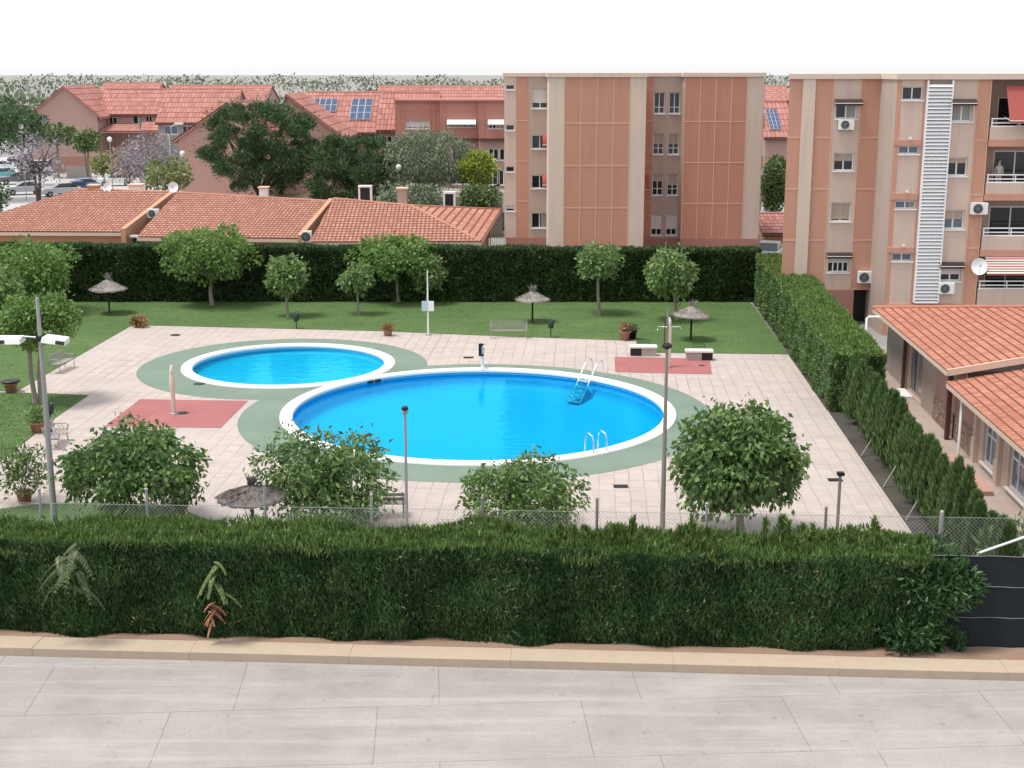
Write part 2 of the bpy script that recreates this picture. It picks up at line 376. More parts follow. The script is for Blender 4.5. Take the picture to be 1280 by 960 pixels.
M['awn_red']=pm('red_awning_cloth',(.34,.085,.07),.8,.12,2); M['awn_dark']=pm('brown_awning_cloth',(.055,.035,.03),.85,.2,2)
M['awn_white']=pm('white_awning_cloth',(.72,.70,.66),.85,.06,2)
M['maroon']=pm('maroon_metal',(.11,.045,.035),.5,.15,2); M['rust']=pm('dry_brown_leaf',(.42,.19,.11),.8,.2,8)
M['solar']=pm('solar_cells',(.035,.065,.14),.15,.1,4,spec=.7)
M['tyre']=pm('tyre_rubber',(.02,.02,.02),.8,.2,4); M['light']=pm('lamp_lens',(.75,.74,.7),.2,.05,3,spec=.6)
M['net']=pm('dark_shade_cloth',(.016,.021,.024),.9,.25,2,bstr=.2)
M['wire']=pm('galvanised_wire',(.30,.31,.30),.5,.1,3,metal=.4)
M['skin']=pm('skin',(.42,.25,.18),.6,.05,5); M['cloth_p']=pm('pale_patterned_cloth',(.55,.50,.46),.9,.25,9); M['hair']=pm('dark_hair',(.03,.02,.016),.7,.2,5)
M['flower']=fol('rusty_flower',(.06,.06,.025),(.22,.10,.05),.2,.3,2)
M['redrender']=pm('salmon_tile_cladding',(.47,.215,.17),.85,.10,2)
M['right_top']=fol('fresh_shoot_toplit',(.050,.098,.022),(.110,.170,.042),.22,.45,1.4)  # brighter hedge top: fresh growth and painted top light together
M['twig']=fol('dry_twig',(.06,.05,.03),(.13,.11,.07),.1,.2,2)
M['bluepanel']=pm('pale_blue_sign_panel',(.42,.52,.58),.5,.05,2)
# ------------------------------------------------------------------ generators
def unit(a): return a/np.maximum(1e-9,np.linalg.norm(a,axis=1,keepdims=True))
def leaf_quads(rg,P,D,L,W,fold=.18):
    """kite leaves: P base points, D axis (unit), per-leaf length L, width W -> (4N,3)"""
    n=len(P); r=unit(rg.normal(size=(n,3))); s=unit(np.cross(D,r)); up=np.cross(s,D)
    L=L.reshape(-1,1); W=W.reshape(-1,1)
    a=P; b=P+D*L*.45+s*W*.5+up*W*fold; c=P+D*L; d=P+D*L*.45-s*W*.5+up*W*fold
    return np.stack([a,b,c,d],1).reshape(-1,3)
def blob_points(rg,n,c,R,lumps,lr,flat=1.0,low=-1.0):
    c=np.array(c);R=np.array(R)
    i=np.arange(lumps)+.5; ph=i*2.39996; zz=1-2*i/lumps
    q=np.stack([np.cos(ph)*np.sqrt(1-zz*zz),np.sin(ph)*np.sqrt(1-zz*zz),zz],1)+rg.normal(size=(lumps,3))*.13
    m=np.abs(q)**2.25; q=.94*q/np.maximum(.2,(m.sum(1,keepdims=True))**(1/2.25))
    q=q*np.where(rg.random((lumps,1))<.25,rg.uniform(.2,.7,size=(lumps,1)),rg.uniform(.82,1.05,size=(lumps,1)))
    q=q[q[:,2]>low]
    C=c+q*R*(1-lr*.75)
    pick=rg.integers(0,len(C),n); d=unit(rg.normal(size=(n,3)))
    d[:,2]=np.where(rg.random(n)<.35,np.abs(d[:,2]),d[:,2])
    rad=lr*R.mean()*rg.uniform(.65,1.25,size=(len(C),1))[pick]
    rr=(rg.uniform(.35,1.06,size=(n,1)))**.55
    P=C[pick]+d*rad*rr*np.array([1,1,flat])
    out=unit(P-c)
    return P,unit(d*.6+out*.6),C
def tree(name,label,cat,group,base,crown,mat,n=3000,leaf=.16,asp=.55,lumps=26,lr=.36,droop=.35,trunk=.09,bark='bark',seed=1,fork=.55,limbs=7,flat=1.0,lean=0.0,low=-1.0,strays=.06,multi=1,extra=None):
    """base (X,Y); crown (cx,cy,cz,rx,ry,rz)"""
    rg=np.random.default_rng(seed); r2=random.Random(seed)
    root=thing(name,label,cat,(base[0],base[1],0),0,group)
    cx,cy,cz,rx,ry,rz=crown
    P,D,C=blob_points(rg,n,(cx,cy,cz),(rx,ry,rz),lumps,lr,flat,low)
    ns=int(n*strays)
    if ns:
        P[:ns]+=D[:ns]*rg.uniform(.0,.35,size=(ns,1))*min(rx,rz)*.6
    D=unit(D*.7+rg.normal(size=D.shape)*.55+np.array([0,0,-droop]))
    L=leaf*rg.uniform(.6,1.3,len(P)); 
    V=leaf_quads(rg,P,D,L,L*asp)
    np_mesh('crown',V,4,mat,root)
    t=MB(); fz=cz-rz*fork
    fz=max(fz,cz*.35)
    for k in range(multi):
        a=2*PI*k/max(1,multi)+.4; sp=0 if multi==1 else .12
        b=Vector((base[0]+sp*math.cos(a),base[1]+sp*math.sin(a),-.05))
        f=Vector((cx+(base[0]-cx)*(.35 if multi==1 else .8)+(sp*2*math.cos(a)),cy+sp*2*math.sin(a),fz))
        mid=(b+f)/2+Vector((r2.uniform(-.1,.1)*fz*.4+lean,0,0))
        t.tube([b,b+Vector((0,0,.12)),mid,f],[trunk*1.45,trunk*1.08,trunk*.92,trunk*.8],8)
        idx=rg.permutation(len(C))[:limbs]
        for i in idx:
            e=Vector(C[i]); m2=f.lerp(e,.5)+Vector((r2.uniform(-.1,.1)*rx,r2.uniform(-.1,.1)*rx,rz*.08))
            t.tube([f,m2,e],[trunk*.62,trunk*.36,trunk*.12],6)
    t.build('trunk',M[bark],root)
    return root
def px_tree(name,label,cat,group,bx,by,x0,y0,x1,y1,mat,Y=None,ryk=1.0,**kw):
    b=G(bx,by) if Y is None else Vector((PY(bx,by,Y).x,Y,0))
    Yc=b.y
    a=PY(x0,y1,Yc); c=PY(x1,y0,Yc)
    cx=(a.x+c.x)/2; cz=(a.z+c.z)/2; rx=(c.x-a.x)/2; rz=(c.z-a.z)/2
    return tree(name,label,cat,group,(b.x,b.y),(cx,Yc,cz,rx,rx*ryk,rz),mat,**kw)
def wob(X,Z,s,ph): return np.sin(X*1.7*s+ph)*.5+np.sin(X*3.9*s+Z*2.3*s+ph*2.1)*.3+np.sin(Z*4.4*s-X*1.1*s+ph*.7)*.3
def hedge(name,label,p0,p1,thick,h0,h1,nf,nt,mat_f,mat_t,leaf=(.2,.07),seed=1,backfrac=.25,rag=.1,topspike=.25,endcaps=True,cat='hedge',group=None,side=1,endround=0.0,zb=0.05,gaps=(),sprouts=(),up=.55,jit=.42,tv=.0,twigs=0):
    """p0->p1: foot line of the side the camera sees; the hedge lies to the 'left' (side=1) of it"""
    rg=np.random.default_rng(seed)
    p0=np.array([p0[0],p0[1]]);p1=np.array([p1[0],p1[1]]); Lh=np.linalg.norm(p1-p0); u=(p1-p0)/Lh; w=np.array([-u[1],u[0]])*side
    root=thing(name,label,cat,(float((p0[0]+p1[0])/2),float((p0[1]+p1[1])/2),0),0,group)
    def hh(s): return h0+(h1-h0)*s/Lh
    def W(s,t,z): return np.stack([p0[0]+u[0]*s+w[0]*t,p0[1]+u[1]*s+w[1]*t,z],1)
    parts=[]
    n3=lambda v:np.tile(np.array([v[0],v[1],0.0]),(1,1))
    def sheet(n,kind):
        s=rg.uniform(0,Lh,n)
        if kind=='front': t=np.zeros(n); z=zb+rg.random(n)*(hh(s)-zb); nor=np.tile([-w[0],-w[1],0],(n,1)); bulge=wob(s,z,1.0,seed)*rag
        elif kind=='back': t=np.full(n,thick); z=zb+rg.random(n)*(hh(s)-zb); nor=np.tile([w[0],w[1],0],(n,1)); bulge=wob(s,z,1.0,seed+3)*rag
        elif kind=='end0': s=np.zeros(n); t=rg.uniform(0,thick,n); z=zb+rg.random(n)*(h0-zb); nor=np.tile([-u[0],-u[1],0],(n,1)); bulge=wob(t,z,1.3,seed+5)*rag
        elif kind=='end1': s=np.full(n,Lh); t=rg.uniform(0,thick,n); z=zb+rg.random(n)*(h1-zb); nor=np.tile([u[0],u[1],0],(n,1)); bulge=wob(t,z,1.3,seed+6)*rag+endround*np.sin(z*2.6+1.0)
        else: t=rg.uniform(0,thick,n); z=hh(s)+wob(s,t*3,.8,seed+1)*rag*.7+tv*wob(s,s*.1,.45,seed+4); nor=np.tile([0,0,1.0],(n,1)); bulge=np.zeros(n)
        P=W(s,t,z)+nor*(bulge-np.abs(rg.normal(size=n))*.09).reshape(-1,1)
        return P,nor,s,z
    def leaves(P,nor,up,jit,lk):
        D=unit(nor*.45+np.array([0,0,up])+rg.normal(size=P.shape)*jit)
        L=leaf[0]*lk*rg.uniform(.5,1.4,len(P)); return leaf_quads(rg,P-D*(L.reshape(-1,1)*.4),D,L,leaf[1]*rg.uniform(.7,1.4,len(P)))
    V=[]
    ks=[('front',nf),('back',int(nf*backfrac))]
    if endcaps: ks+= [('end0',int(nf*min(.5,thick/Lh*1.3))),('end1',int(nf*min(.5,thick/Lh*1.3)))]
    for k,n in ks:
        if n<1: continue
        P,nor,s,z=sheet(n,k)
        keep=np.ones(n,bool)
        if k=='front':
            for (gs,gz,gr) in gaps: keep&=~((((s-gs)/gr)**2+((z-gz)/(gr*.7))**2<1)&(rg.random(n)<.8))
        P=P[keep];nor=nor[keep]
        V.append(leaves(P,nor,up,jit,1.0))
    np_mesh('clipped_sides',np.concatenate(V),4,mat_f,root)
    P,nor,s,z=sheet(nt,'top')
    D=unit(nor*1.0+rg.normal(size=P.shape)*.34); L=leaf[0]*.85*rg.uniform(.6,1.3,len(P))
    tall=(wob(s,s*.3,2.2,seed+9)>.35)&(rg.random(len(P))<.5); L=np.where(tall,L*(1+topspike*4*rg.random(len(P))),L)
    V=leaf_quads(rg,P-D*.05,D,L,leaf[1]*rg.uniform(.7,1.3,len(P)))
    for (ss,wd,ht,nn) in sprouts:          # uncut leading shoots
        for k in range(nn):
            s1=ss+rg.normal()*wd; t1=rg.uniform(.15,.75)*thick; hk=ht*rg.uniform(.5,1.15); n2=170; tt=rg.random(n2)**1.2
            Pz=W(np.full(n2,s1)+rg.normal(size=n2)*.10*(1.05-tt),np.full(n2,t1)+rg.normal(size=n2)*.10*(1.05-tt),hh(s1)-.15+tt*hk)
            D2=unit(rg.normal(size=(n2,3))*.35+np.array([0,0,1])); V=np.concatenate([V,leaf_quads(rg,Pz,D2,leaf[0]*rg.uniform(.6,1.1,n2),leaf[1]*rg.uniform(.7,1.2,n2))])
    np_mesh('top_shoots',V,4,mat_t,root)  # top material is paler than the sides: new growth and painted light
    if twigs:
        P,nor,s,z=sheet(twigs,'front'); k=wob(s,z*1.5,1.6,seed+20)>.15; P=P[k]+nor[k]*.05; D=unit(nor[k]*.3+np.array([0,0,.5])+rg.normal(size=P.shape)*.6)
        np_mesh('dry_twigs',leaf_quads(rg,P,D,rg.uniform(.05,.2,len(P)),rg.uniform(.015,.05,len(P))),4,M['twig'],root)
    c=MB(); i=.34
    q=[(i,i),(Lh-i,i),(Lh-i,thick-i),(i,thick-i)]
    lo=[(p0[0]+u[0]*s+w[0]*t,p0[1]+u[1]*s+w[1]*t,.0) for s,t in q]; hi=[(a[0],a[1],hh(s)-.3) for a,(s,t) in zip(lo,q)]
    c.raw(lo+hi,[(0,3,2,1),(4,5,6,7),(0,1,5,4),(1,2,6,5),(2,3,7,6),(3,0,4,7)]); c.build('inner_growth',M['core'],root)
    return root
def clip_col(poly,u):
    vs=[]
    for i in range(len(poly)):
        (a,b),(c,d)=poly[i],poly[(i+1)%len(poly)]
        if (a-u)*(c-u)<=0 and abs(a-c)>1e-9:
            vs.append(b+(d-b)*(u-a)/(c-a))
    return (min(vs),max(vs)) if len(vs)>=2 else None
def roof_plane(mb,pts,period=.26,amp=.045,row=.42,step=.018,spp=6,lift=0.0,thick=.0):
    """barrel-tiled plane. pts: planar polygon, pts[0]->pts[1] is the eave"""
    P=[Vector(p) for p in pts]; o=P[0]; u=(P[1]-P[0]).normalized()
    nn=None
    for k in range(2,len(P)):
        nn=u.cross(P[k]-P[0])
        if nn.length>1e-3: break
    nn.normalize()
    if nn.z<0: nn=-nn
    v=nn.cross(u)
    if v.z<0: v=-v
    poly=[((p-o).dot(u),(p-o).dot(v)) for p in P]
    u0=min(a for a,b in poly); u1=max(a for a,b in poly); vm=max(b for a,b in poly); v00=min(b for a,b in poly)
    n=max(2,int((u1-u0)/period*spp)); nr=max(1,int(math.ceil((vm-v00)/row))); 
    vs=[];fs=[];cols=[];tu=[]
    for i in range(n+1):
        uu=u0+(u1-u0)*i/n; uc=min(max(uu,u0+1e-4),u1-1e-4)
        cl=clip_col(poly,uc)
        if cl is None: cl=(0,0)
        ph=(uu/period)%1.0; hgt=amp*(abs(math.sin(ph*PI))**.8)
        st=len(vs)
        for j in range(nr):
            for e in (0,1):
                vv=v00+(j+e)*row; vv=min(max(vv,cl[0]),cl[1])
                vs.append(o+u*uu+v*vv+nn*(hgt+lift+(step if e==0 else 0))); tu.append((uu/period+500,(vv-v00)/row+500,1.0))
        cols.append(st)
    k=nr*2
    for i in range(n):
        for j in range(k-1):
            a=cols[i]+j;b=cols[i+1]+j
            if (vs[a]-vs[a+1]).length<1e-5 and (vs[b]-vs[b+1]).length<1e-5: continue
            fs.append((a,b,b+1,a+1))
    sm=mb.smooth; mb.smooth=False; mb.raw(vs,fs,tu); mb.smooth=sm
def slab(mb,pts,th):
    """polygon with thickness th downwards"""
    n=len(pts); top=[Vector(p) for p in pts]; bot=[p-Vector((0,0,th)) for p in top]
    mb.raw(top+bot,[tuple(range(n)),tuple(range(2*n-1,n-1,-1))]+[(i,i+n,(i+1)%n+n,(i+1)%n) for i in range(n)])
def facade(mb,p0,ud,W,Hh,holes,depth=.18,rev=None):
    """wall sheet with real window openings; outward normal is ud rotated -90 deg"""
    p0=Vector(p0);ud=Vector(ud).normalized(); n=Vector((ud.y,-ud.x,0))
    us=sorted(set([0,W]+[min(max(x,0),W) for h in holes for x in (h[0],h[2])])); zs=sorted(set([0,Hh]+[min(max(x,0),Hh) for h in holes for x in (h[1],h[3])]))
    Q=lambda a,z,d=0:p0+ud*a+Vector((0,0,z))-n*d
    for i in range(len(us)-1):
        for j in range(len(zs)-1):
            a,b,c,d=us[i],us[i+1],zs[j],zs[j+1]; m=((a+b)/2,(c+d)/2)
            if any(h[0]<m[0]<h[2] and h[1]<m[1]<h[3] for h in holes): continue
            mb.face([Q(a,c),Q(b,c),Q(b,d),Q(a,d)])
    for h in holes:
        a,c,b,d=h[:4]
        mb.face([Q(a,c),Q(a,c,depth),Q(b,c,depth),Q(b,c)][::-1]); mb.face([Q(a,d),Q(b,d),Q(b,d,depth),Q(a,d,depth)][::-1])
        mb.face([Q(a,c),Q(a,d),Q(a,d,depth),Q(a,c,depth)][::-1]); mb.face([Q(b,c),Q(b,c,depth),Q(b,d,depth),Q(b,d)][::-1])
def window(parent,p0,ud,hole,depth=.18,fr=.06,bars=(.5,),shut=0.0,shutmat='shut',glass='glass',frame='white',sill=True,curtain=0,hbar=None,name='window',label=None):
    p0=Vector(p0);ud=Vector(ud).normalized(); n=Vector((ud.y,-ud.x,0)); a,c,b,d=hole[:4]; up=Vector((0,0,1))
    o=p0-n*(depth-.002)
    f=MB()
    def bar(x0,x1,z0,z1,t=.06,off=0): f.obox(o+ud*x0+up*z0+n*off,ud,up,n,x1-x0,z1-z0,t)
    bar(a,b,c,c+fr); bar(a,b,d-fr,d); bar(a,a+fr,c+fr,d-fr); bar(b-fr,b,c+fr,d-fr)
    for t in bars:
        x=a+(b-a)*t; bar(x-fr*.5,x+fr*.5,c+fr,d-fr,.055)
    if hbar is not None:
        z=c+(d-c)*hbar; bar(a+fr,b-fr,z-fr*.4,z+fr*.4,.05)
    if sill: f.obox(p0+ud*(a-.06)+up*(c-.07)-n*.02,ud,up,n,b-a+.12,.068,.10)
    w=f.build(name,M[frame],parent)
    if label: w['label']=label
    g=MB(); g.obox(o+ud*(a+fr*.5)+up*(c+fr*.5)+n*.004,ud,up,n,b-a-fr,d-c-fr,.02); g.build('pane',M[glass],w)
    if shut>0:
        s=MB(); z0=d-fr-(d-c-2*fr)*shut; k=max(3,int((d-fr-z0)/.06)); 
        for i in range(k):
            za=z0+(d-fr-z0)*i/k; zb=z0+(d-fr-z0)*(i+1)/k
            q=[o+ud*(a+fr*.8)+up*za+n*.065,o+ud*(b-fr*.8)+up*za+n*.065,o+ud*(b-fr*.8)+up*(zb)+n*.052,o+ud*(a+fr*.8)+up*zb+n*.052]
            s.face(q); s.face([q[3],q[2],q[2]+n*.013,q[3]+n*.013])
        s.build('roller_shutter',M[shutmat],w)
    if curtain:
        s=MB(); cw=(b-a-2*fr)*curtain
        s.obox(o+ud*(b-fr-cw)+up*(c+fr)+n*.022,ud,up,n,cw,d-c-2*fr,.008); s.build('curtain',M['curtain'],w)
    return w
def sheet(name,polys,holes,z,m,kind='structure',minus=()):
    vs=[];ed=[];
    loops=list(polys)+list(holes)+list(minus)
    for L in loops:
        b=len(vs); vs+=[Vector((p[0],p[1])) for p in L]; ed+=[(b+i,b+(i+1)%len(L)) for i in range(len(L))]
    r=delaunay_2d_cdt(vs,ed,[],0,1e-5); V=np.array([[v.x,v.y] for v in r[0]]); F=np.array([list(f) for f in r[2]])
    C=V[F].mean(1)
    def inside(L):
        L=np.array([[p[0],p[1]] for p in L]); x,y=C[:,0],C[:,1]; ins=np.zeros(len(C),bool); j=len(L)-1
        for i in range(len(L)):
            xi,yi=L[i];xj,yj=L[j]
            if yi!=yj:
                t=((yi>y)!=(yj>y))&(x<(xj-xi)*(y-yi)/(yj-yi)+xi); ins^=t
            j=i
        return ins
    k=np.zeros(len(C),bool)
    for L in polys: k|=inside(L)
    for L in list(holes)+list(minus): k&=~inside(L)
    F=F[k]; me=bpy.data.meshes.new(name)
    # orient up
    a=V[F[:,0]];b=V[F[:,1]];c=V[F[:,2]]; cr=(b[:,0]-a[:,0])*(c[:,1]-a[:,1])-(b[:,1]-a[:,1])*(c[:,0]-a[:,0]); F[cr<0]=F[cr<0][:,::-1]
    me.from_pydata([(float(p[0]),float(p[1]),z) for p in V],[],[tuple(int(i) for i in f) for f in F]); me.materials.append(m); me.update()
    o=link(name,me); o['kind']=kind; return o
def circ(c,r,n=128): return [(c[0]+r*math.cos(2*PI*k/n),c[1]+r*math.sin(2*PI*k/n)) for k in range(n)]
def pxpoly(L): return [G(x,y)[:2] for x,y in L]
# ------------------------------------------------------------------ the ground
BC,BR=(-1.40,55.9),7.75      # big pool water
SC,SR=(-10.8,65.05),4.62     # small pool water
holes=[circ(BC,BR+.02),circ(SC,SR+.02)]
R0=3000
sheet('ground',[[(-R0,-60),(R0,-60),(R0,R0),(-R0,R0)]],holes,-.012,M['asphalt'])
pv=pxpoly([(163,408),(190,407),(475,414),(640,421),(795,426),(798,434),(812,441),(985,443),(1145,668),(1170,712)])
pv+=[(-24,35.0),(-24,48),G(-60,560)[:2],G(-60,478)[:2]]
# left flank runs along the lawn
pv=pv[:-1]+[(-26,58),G(0,494)[:2],G(20,490)[:2]]
sheet('paving',[pv],holes,-.004,M['paving'])
lawnA=pxpoly([(163,408),(190,407),(475,414),(640,421),(795,426),(798,434),(812,441),(985,443),(942,382)])+[(14.5,84.2),(-34,84.2),(-34,62)]+pxpoly([(0,488),(20,490)])
sheet('far_lawn',[lawnA],[],.004,M['lawn'])
lawnB=pxpoly([(0,491),(60,491.5),(111,494),(70,522),(0,578)])+[(-24,49.2),(-26,59)]
sheet('left_lawn',[lawnB],[],.004,M['lawn'])
lawnC=pxpoly([(-20,640),(0,636),(30,632),(65,628.5),(130,628),(190,630),(228,637),(262,650)])+[(-6,34.6),(-24,35.4),(-24,41)]
sheet('front_lawn',[lawnC],[],.004,M['lawn'])
sheet('pool_surround',[circ((-1.45,55.4),9.8),circ((-11.0,64.75),6.9)],holes,.003,M['rubber'])
sheet('left_shower_mat',[pxpoly([(175,499),(310,501),(276,535),(131,533)])],[],.005,M['red'])
sheet('right_shower_mat',[pxpoly([(768,446),(887,448.5),(890,468),(769,465)])],[],.008,M['red'])
e0,e1=G(985,443),G(1170,712)
DIR=(e0-e1).normalized(); NRM=Vector((DIR.y,-DIR.x,0))    # DIR runs away from the camera, NRM to the right
def site(s,t,z=0): p=e1+DIR*s+NRM*t; return Vector((p.x,p.y,z))
Ls=(e0-e1).length
sheet('planting_strip',[[site(-3,.02)[:2],site(Ls+16,.02)[:2],site(Ls+16,2.7)[:2],site(-3,2.7)[:2]]],[],.0,M['soil'])
sheet('passage',[[site(-3,2.7)[:2],site(Ls+2,2.7)[:2],site(Ls+2,14)[:2],site(-3,14)[:2]]],[],.0,M['passage'])
k=MB()
k.obox(site(0,-.06,0),DIR,NRM,(0,0,1),18.6,.08,.03); k.build('paving_edge_strip',M['conc'])['kind']='structure'
# pavement, kerb and ledge at the near side
ux=Vector((1,-.0585,0)).normalized(); uy=Vector((-ux.y,ux.x,0))
K0=Vector((0,31.23,0))
k=MB()
for i in range(-10,14):                                   # kerb blocks with open joints
    L=3.9; k.bbox(i*L+.001,(i+1)*L-.001,-.72,0,-.1,.20+.004*math.sin(i*2.7),.006)
k.v=[tuple(K0+ux*x+uy*y+Vector((0,0,z))) for x,y,z in k.v]
k.build('kerb',M['kerb'])['kind']='structure'
k=MB(); k.obox(K0+ux*-20+uy*.16,ux,uy,(0,0,1),48,.34,.13); k.obox(K0+ux*-20+uy*.5-Vector((0,0,.004)),ux,uy,(0,0,1),48,.5,.10); k.build('planter_ledge',M['ledge'])['kind']='structure'
sheet('hedge_bed',[[(-24,31.9),(17,30.2),(17,34.3),(-24,36)]],[],.001,M['soil'])
a,b=K0+ux*-22-uy*.73,K0+ux*28-uy*.73
sheet('sidewalk',[[a[:2],b[:2],(b-uy*6.0)[:2],(a-uy*6.0)[:2]]],[],.0,M['sidewalk'])
a,b=a-uy*6.0,b-uy*6.0
k=MB(); k.obox(a+Vector((0,0,-.15)),ux,-uy,(0,0,1),50,.16,.16); k.build('road_kerb',M['kerb'])['kind']='structure'
sheet('road',[[(a-uy*.16)[:2],(b-uy*.16)[:2],(b-uy*9)[:2],(a-uy*9)[:2]]],[],-.006,M['road'])
gd=[(-34,107),(24,107),(24,160),(-30,160)]
sheet('garden_ground',[gd],[],-.006,ground_mat('dry_garden',(.11,.115,.075),(.19,.17,.13),.12))
cp=[(PY(x,200,Y).x,Y) for x,Y in ((-120,120),(300,120),(330,225),(-160,225))]
sheet('car_park',[cp],[],-.004,M['carpark'])
# ------------------------------------------------------------------ pools
def pool(name,label,c,r,depth,floor_mat,ring,wm,zoff=0.0,ztop=.07):
    root=thing(name,label,'swimming pool',(c[0],c[1],0))
    b=MB(); b.lathe([(r+.015,.02),(r+.015,-.35),(r-.02,-.55*depth),(r-.25,-.8*depth),(r-.8,-.95*depth),(r-1.4,-depth)],(c[0],c[1],0),128); 
    b.f=[f[::-1] for f in b.f]
    b.disc((c[0],c[1],-depth),r-1.4,128); b.build('basin',floor_mat,root)
    q=MB(); z=ztop
    q.lathe([(r-.02,-.06),(r-.03,z-.03),(r-.01,z-.005),(r+.03,z),(r+ring-.04,z),(r+ring,z-.015),(r+ring+.005,-.02)],(c[0],c[1],zoff),128)
    q.f=[f[::-1] for f in q.f]; q.build('coping',M['coping'],root)
    w=MB(); w.disc((c[0],c[1],-.16),r+.01,128); o=w.build('water',wm,root)
    return root
bp=pool('swimming_pool','large round swimming pool with deep blue water and white coping',BC,BR,1.0,M['pool'],.5,M['water'],.006)
sp=pool('paddling_pool','smaller round pool with paler blue water and white coping, behind the large one',SC,SR,.55,M['pool_small'],.5,M['water'])
for ang in (128.5,131.5):                                   # skimmer mouths in the far left wall of the big pool
    a=math.radians(ang); d=Vector((math.cos(a),math.sin(a),0)); t=Vector((-d.y,d.x,0)); p=Vector((BC[0],BC[1],-.15))+d*(BR-.03)
    s=MB(); s.obox(p-t*.17,t,(0,0,1),d,.34,.13,.03); s.build('skimmer_mouth',M['black'],bp)
a0=MB()
for k in range(96):
    a=2*PI*k/96; 
    d=Vector((math.cos(a),math.sin(a),0)); t=Vector((-d.y,d.x,0)); p=Vector((BC[0],BC[1],-.145))+d*(BR-.012)
    a0.obox(p-t*.23,t,(0,0,1),d,.46,.05,.012)
a0.build('waterline_tiles',pm('pale_blue_tile',(.10,.40,.62),.3,.2,8),bp)
# ------------------------------------------------------------------ hedges
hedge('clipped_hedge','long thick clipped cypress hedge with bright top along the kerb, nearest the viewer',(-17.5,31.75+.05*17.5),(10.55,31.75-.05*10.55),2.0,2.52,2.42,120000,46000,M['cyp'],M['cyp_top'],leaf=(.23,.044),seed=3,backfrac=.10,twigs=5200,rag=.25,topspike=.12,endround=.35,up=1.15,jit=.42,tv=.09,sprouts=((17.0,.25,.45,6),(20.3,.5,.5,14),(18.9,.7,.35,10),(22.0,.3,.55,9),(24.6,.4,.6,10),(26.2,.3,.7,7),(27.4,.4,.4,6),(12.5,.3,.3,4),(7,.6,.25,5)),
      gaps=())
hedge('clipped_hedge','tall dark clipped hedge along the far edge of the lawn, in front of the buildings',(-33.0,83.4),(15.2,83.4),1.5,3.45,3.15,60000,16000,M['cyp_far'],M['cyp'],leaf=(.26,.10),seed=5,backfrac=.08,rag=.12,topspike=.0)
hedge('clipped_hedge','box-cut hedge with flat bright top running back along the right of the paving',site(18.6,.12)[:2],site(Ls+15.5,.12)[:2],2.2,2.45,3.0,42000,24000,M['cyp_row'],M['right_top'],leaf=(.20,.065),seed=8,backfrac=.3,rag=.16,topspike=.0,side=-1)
# dead fronds, a palm shoot and weeds growing out of the front hedge
def frond_plant(name,label,cat,p,n,L,mat,seed,spread=1.0,up=.6,w=.05):
    rg=np.random.default_rng(seed); root=thing(name,label,cat,p)
    V=[];B=MB()
    for i in range(n):
        a=rg.uniform(-PI,0) if spread<1 else rg.uniform(-PI,PI); l=L*rg.uniform(.7,1.1); e=rg.uniform(min(up*.4,up*1.3)-.2,max(up*.4,up*1.3)+.3)
        pb=Vector(p)+Vector((rg.normal()*L*.22,-.03,rg.normal()*L*.42))
        pts=[pb+Vector((math.cos(a)*l*t*math.cos(e*(1-t)),math.sin(a)*l*t*math.cos(e*(1-t))*.8,l*(t*math.sin(e)-.75*t*t))) for t in np.linspace(0,1,7)]
        B.tube(pts,[.012*(1-.12*k) for k in range(7)],4)
        for k in range(1,7):
            d=(pts[k]-pts[k-1]).normalized(); sd=d.cross(Vector((0,0,1))).normalized()
            for s in (-1,1):
                for q in (0,.5):
                    o=pts[k-1].lerp(pts[k],q)
                    D=(d*.8+sd*s*.8+Vector((0,0,-.15))).normalized(); ll=l*.3*(1-.1*k)
                    V.append(np.array([o,o+D*ll*.4+d*w*.5,o+D*ll,o+D*ll*.4-d*w*.5]))
    np_mesh('fronds',np.concatenate(V),4,mat,root); B.build('stems',mat,root); return root
fr=fol('pale_frond',(.045,.07,.03),(.08,.10,.045),.2,.3,2)
q=PY(92,700,31.6); frond_plant('palm_shoot','pale feathery palm shoot growing out of the front hedge at the left','plant',(q.x,q.y,q.z),15,.85,fr,11,.5,-.1)
q=PY(270,722,31.6); frond_plant('broadleaf_weed','light green broad-leaved weed poking out of the front hedge','plant',(q.x,q.y,q.z),9,.55,fol('weed_leaf',(.05,.085,.025),(.09,.125,.045),.2,.3,2),12,.5,-.3,.16)
q=PY(268,765,31.6); frond_plant('dry_branch','rust brown dead sprig low in the front hedge','plant',(q.x,q.y,q.z),10,.33,M['rust'],13,.5,-.2,.07)
# ------------------------------------------------------------------ trees near the pool
G1='round clipped mulberry trees behind the front hedge'
px_tree('mulberry_tree','spreading mulberry at the left with a grass patch around its foot',  'tree',G1,150,655,78,532,254,640,M['leaf_mul'],n=7800,leaf=.21,asp=.5,lumps=46,lr=.27,droop=.8,trunk=.11,seed=21,limbs=9,strays=.32,low=-.6)
px_tree('mulberry_tree','mulberry covering the near left rim of the large pool beside the thatched parasol','tree',G1,398,662,312,542,497,660,M['leaf_mul'],n=7800,leaf=.20,asp=.42,lumps=50,lr=.26,droop=.6,trunk=.11,seed=22,limbs=10,strays=.38)
px_tree('mulberry_tree','low mulberry in front of the middle of the large pool','tree',G1,655,664,570,572,738,662,M['leaf_mul'],n=5400,leaf=.20,asp=.42,lumps=40,lr=.27,droop=.6,trunk=.10,seed=23,limbs=9,strays=.38)
px_tree('mulberry_tree','dense dome-shaped mulberry on the paving at the right of the large pool','tree',G1,925,672,838,504,1010,652,M['leaf_mul'],n=11500,leaf=.22,asp=.55,lumps=66,lr=.26,droop=.9,trunk=.13,seed=24,limbs=10,strays=.12,low=-.75)
G2='young trees on the far lawn'
T=M['leaf_lawn']; TY=M['leaf_young']
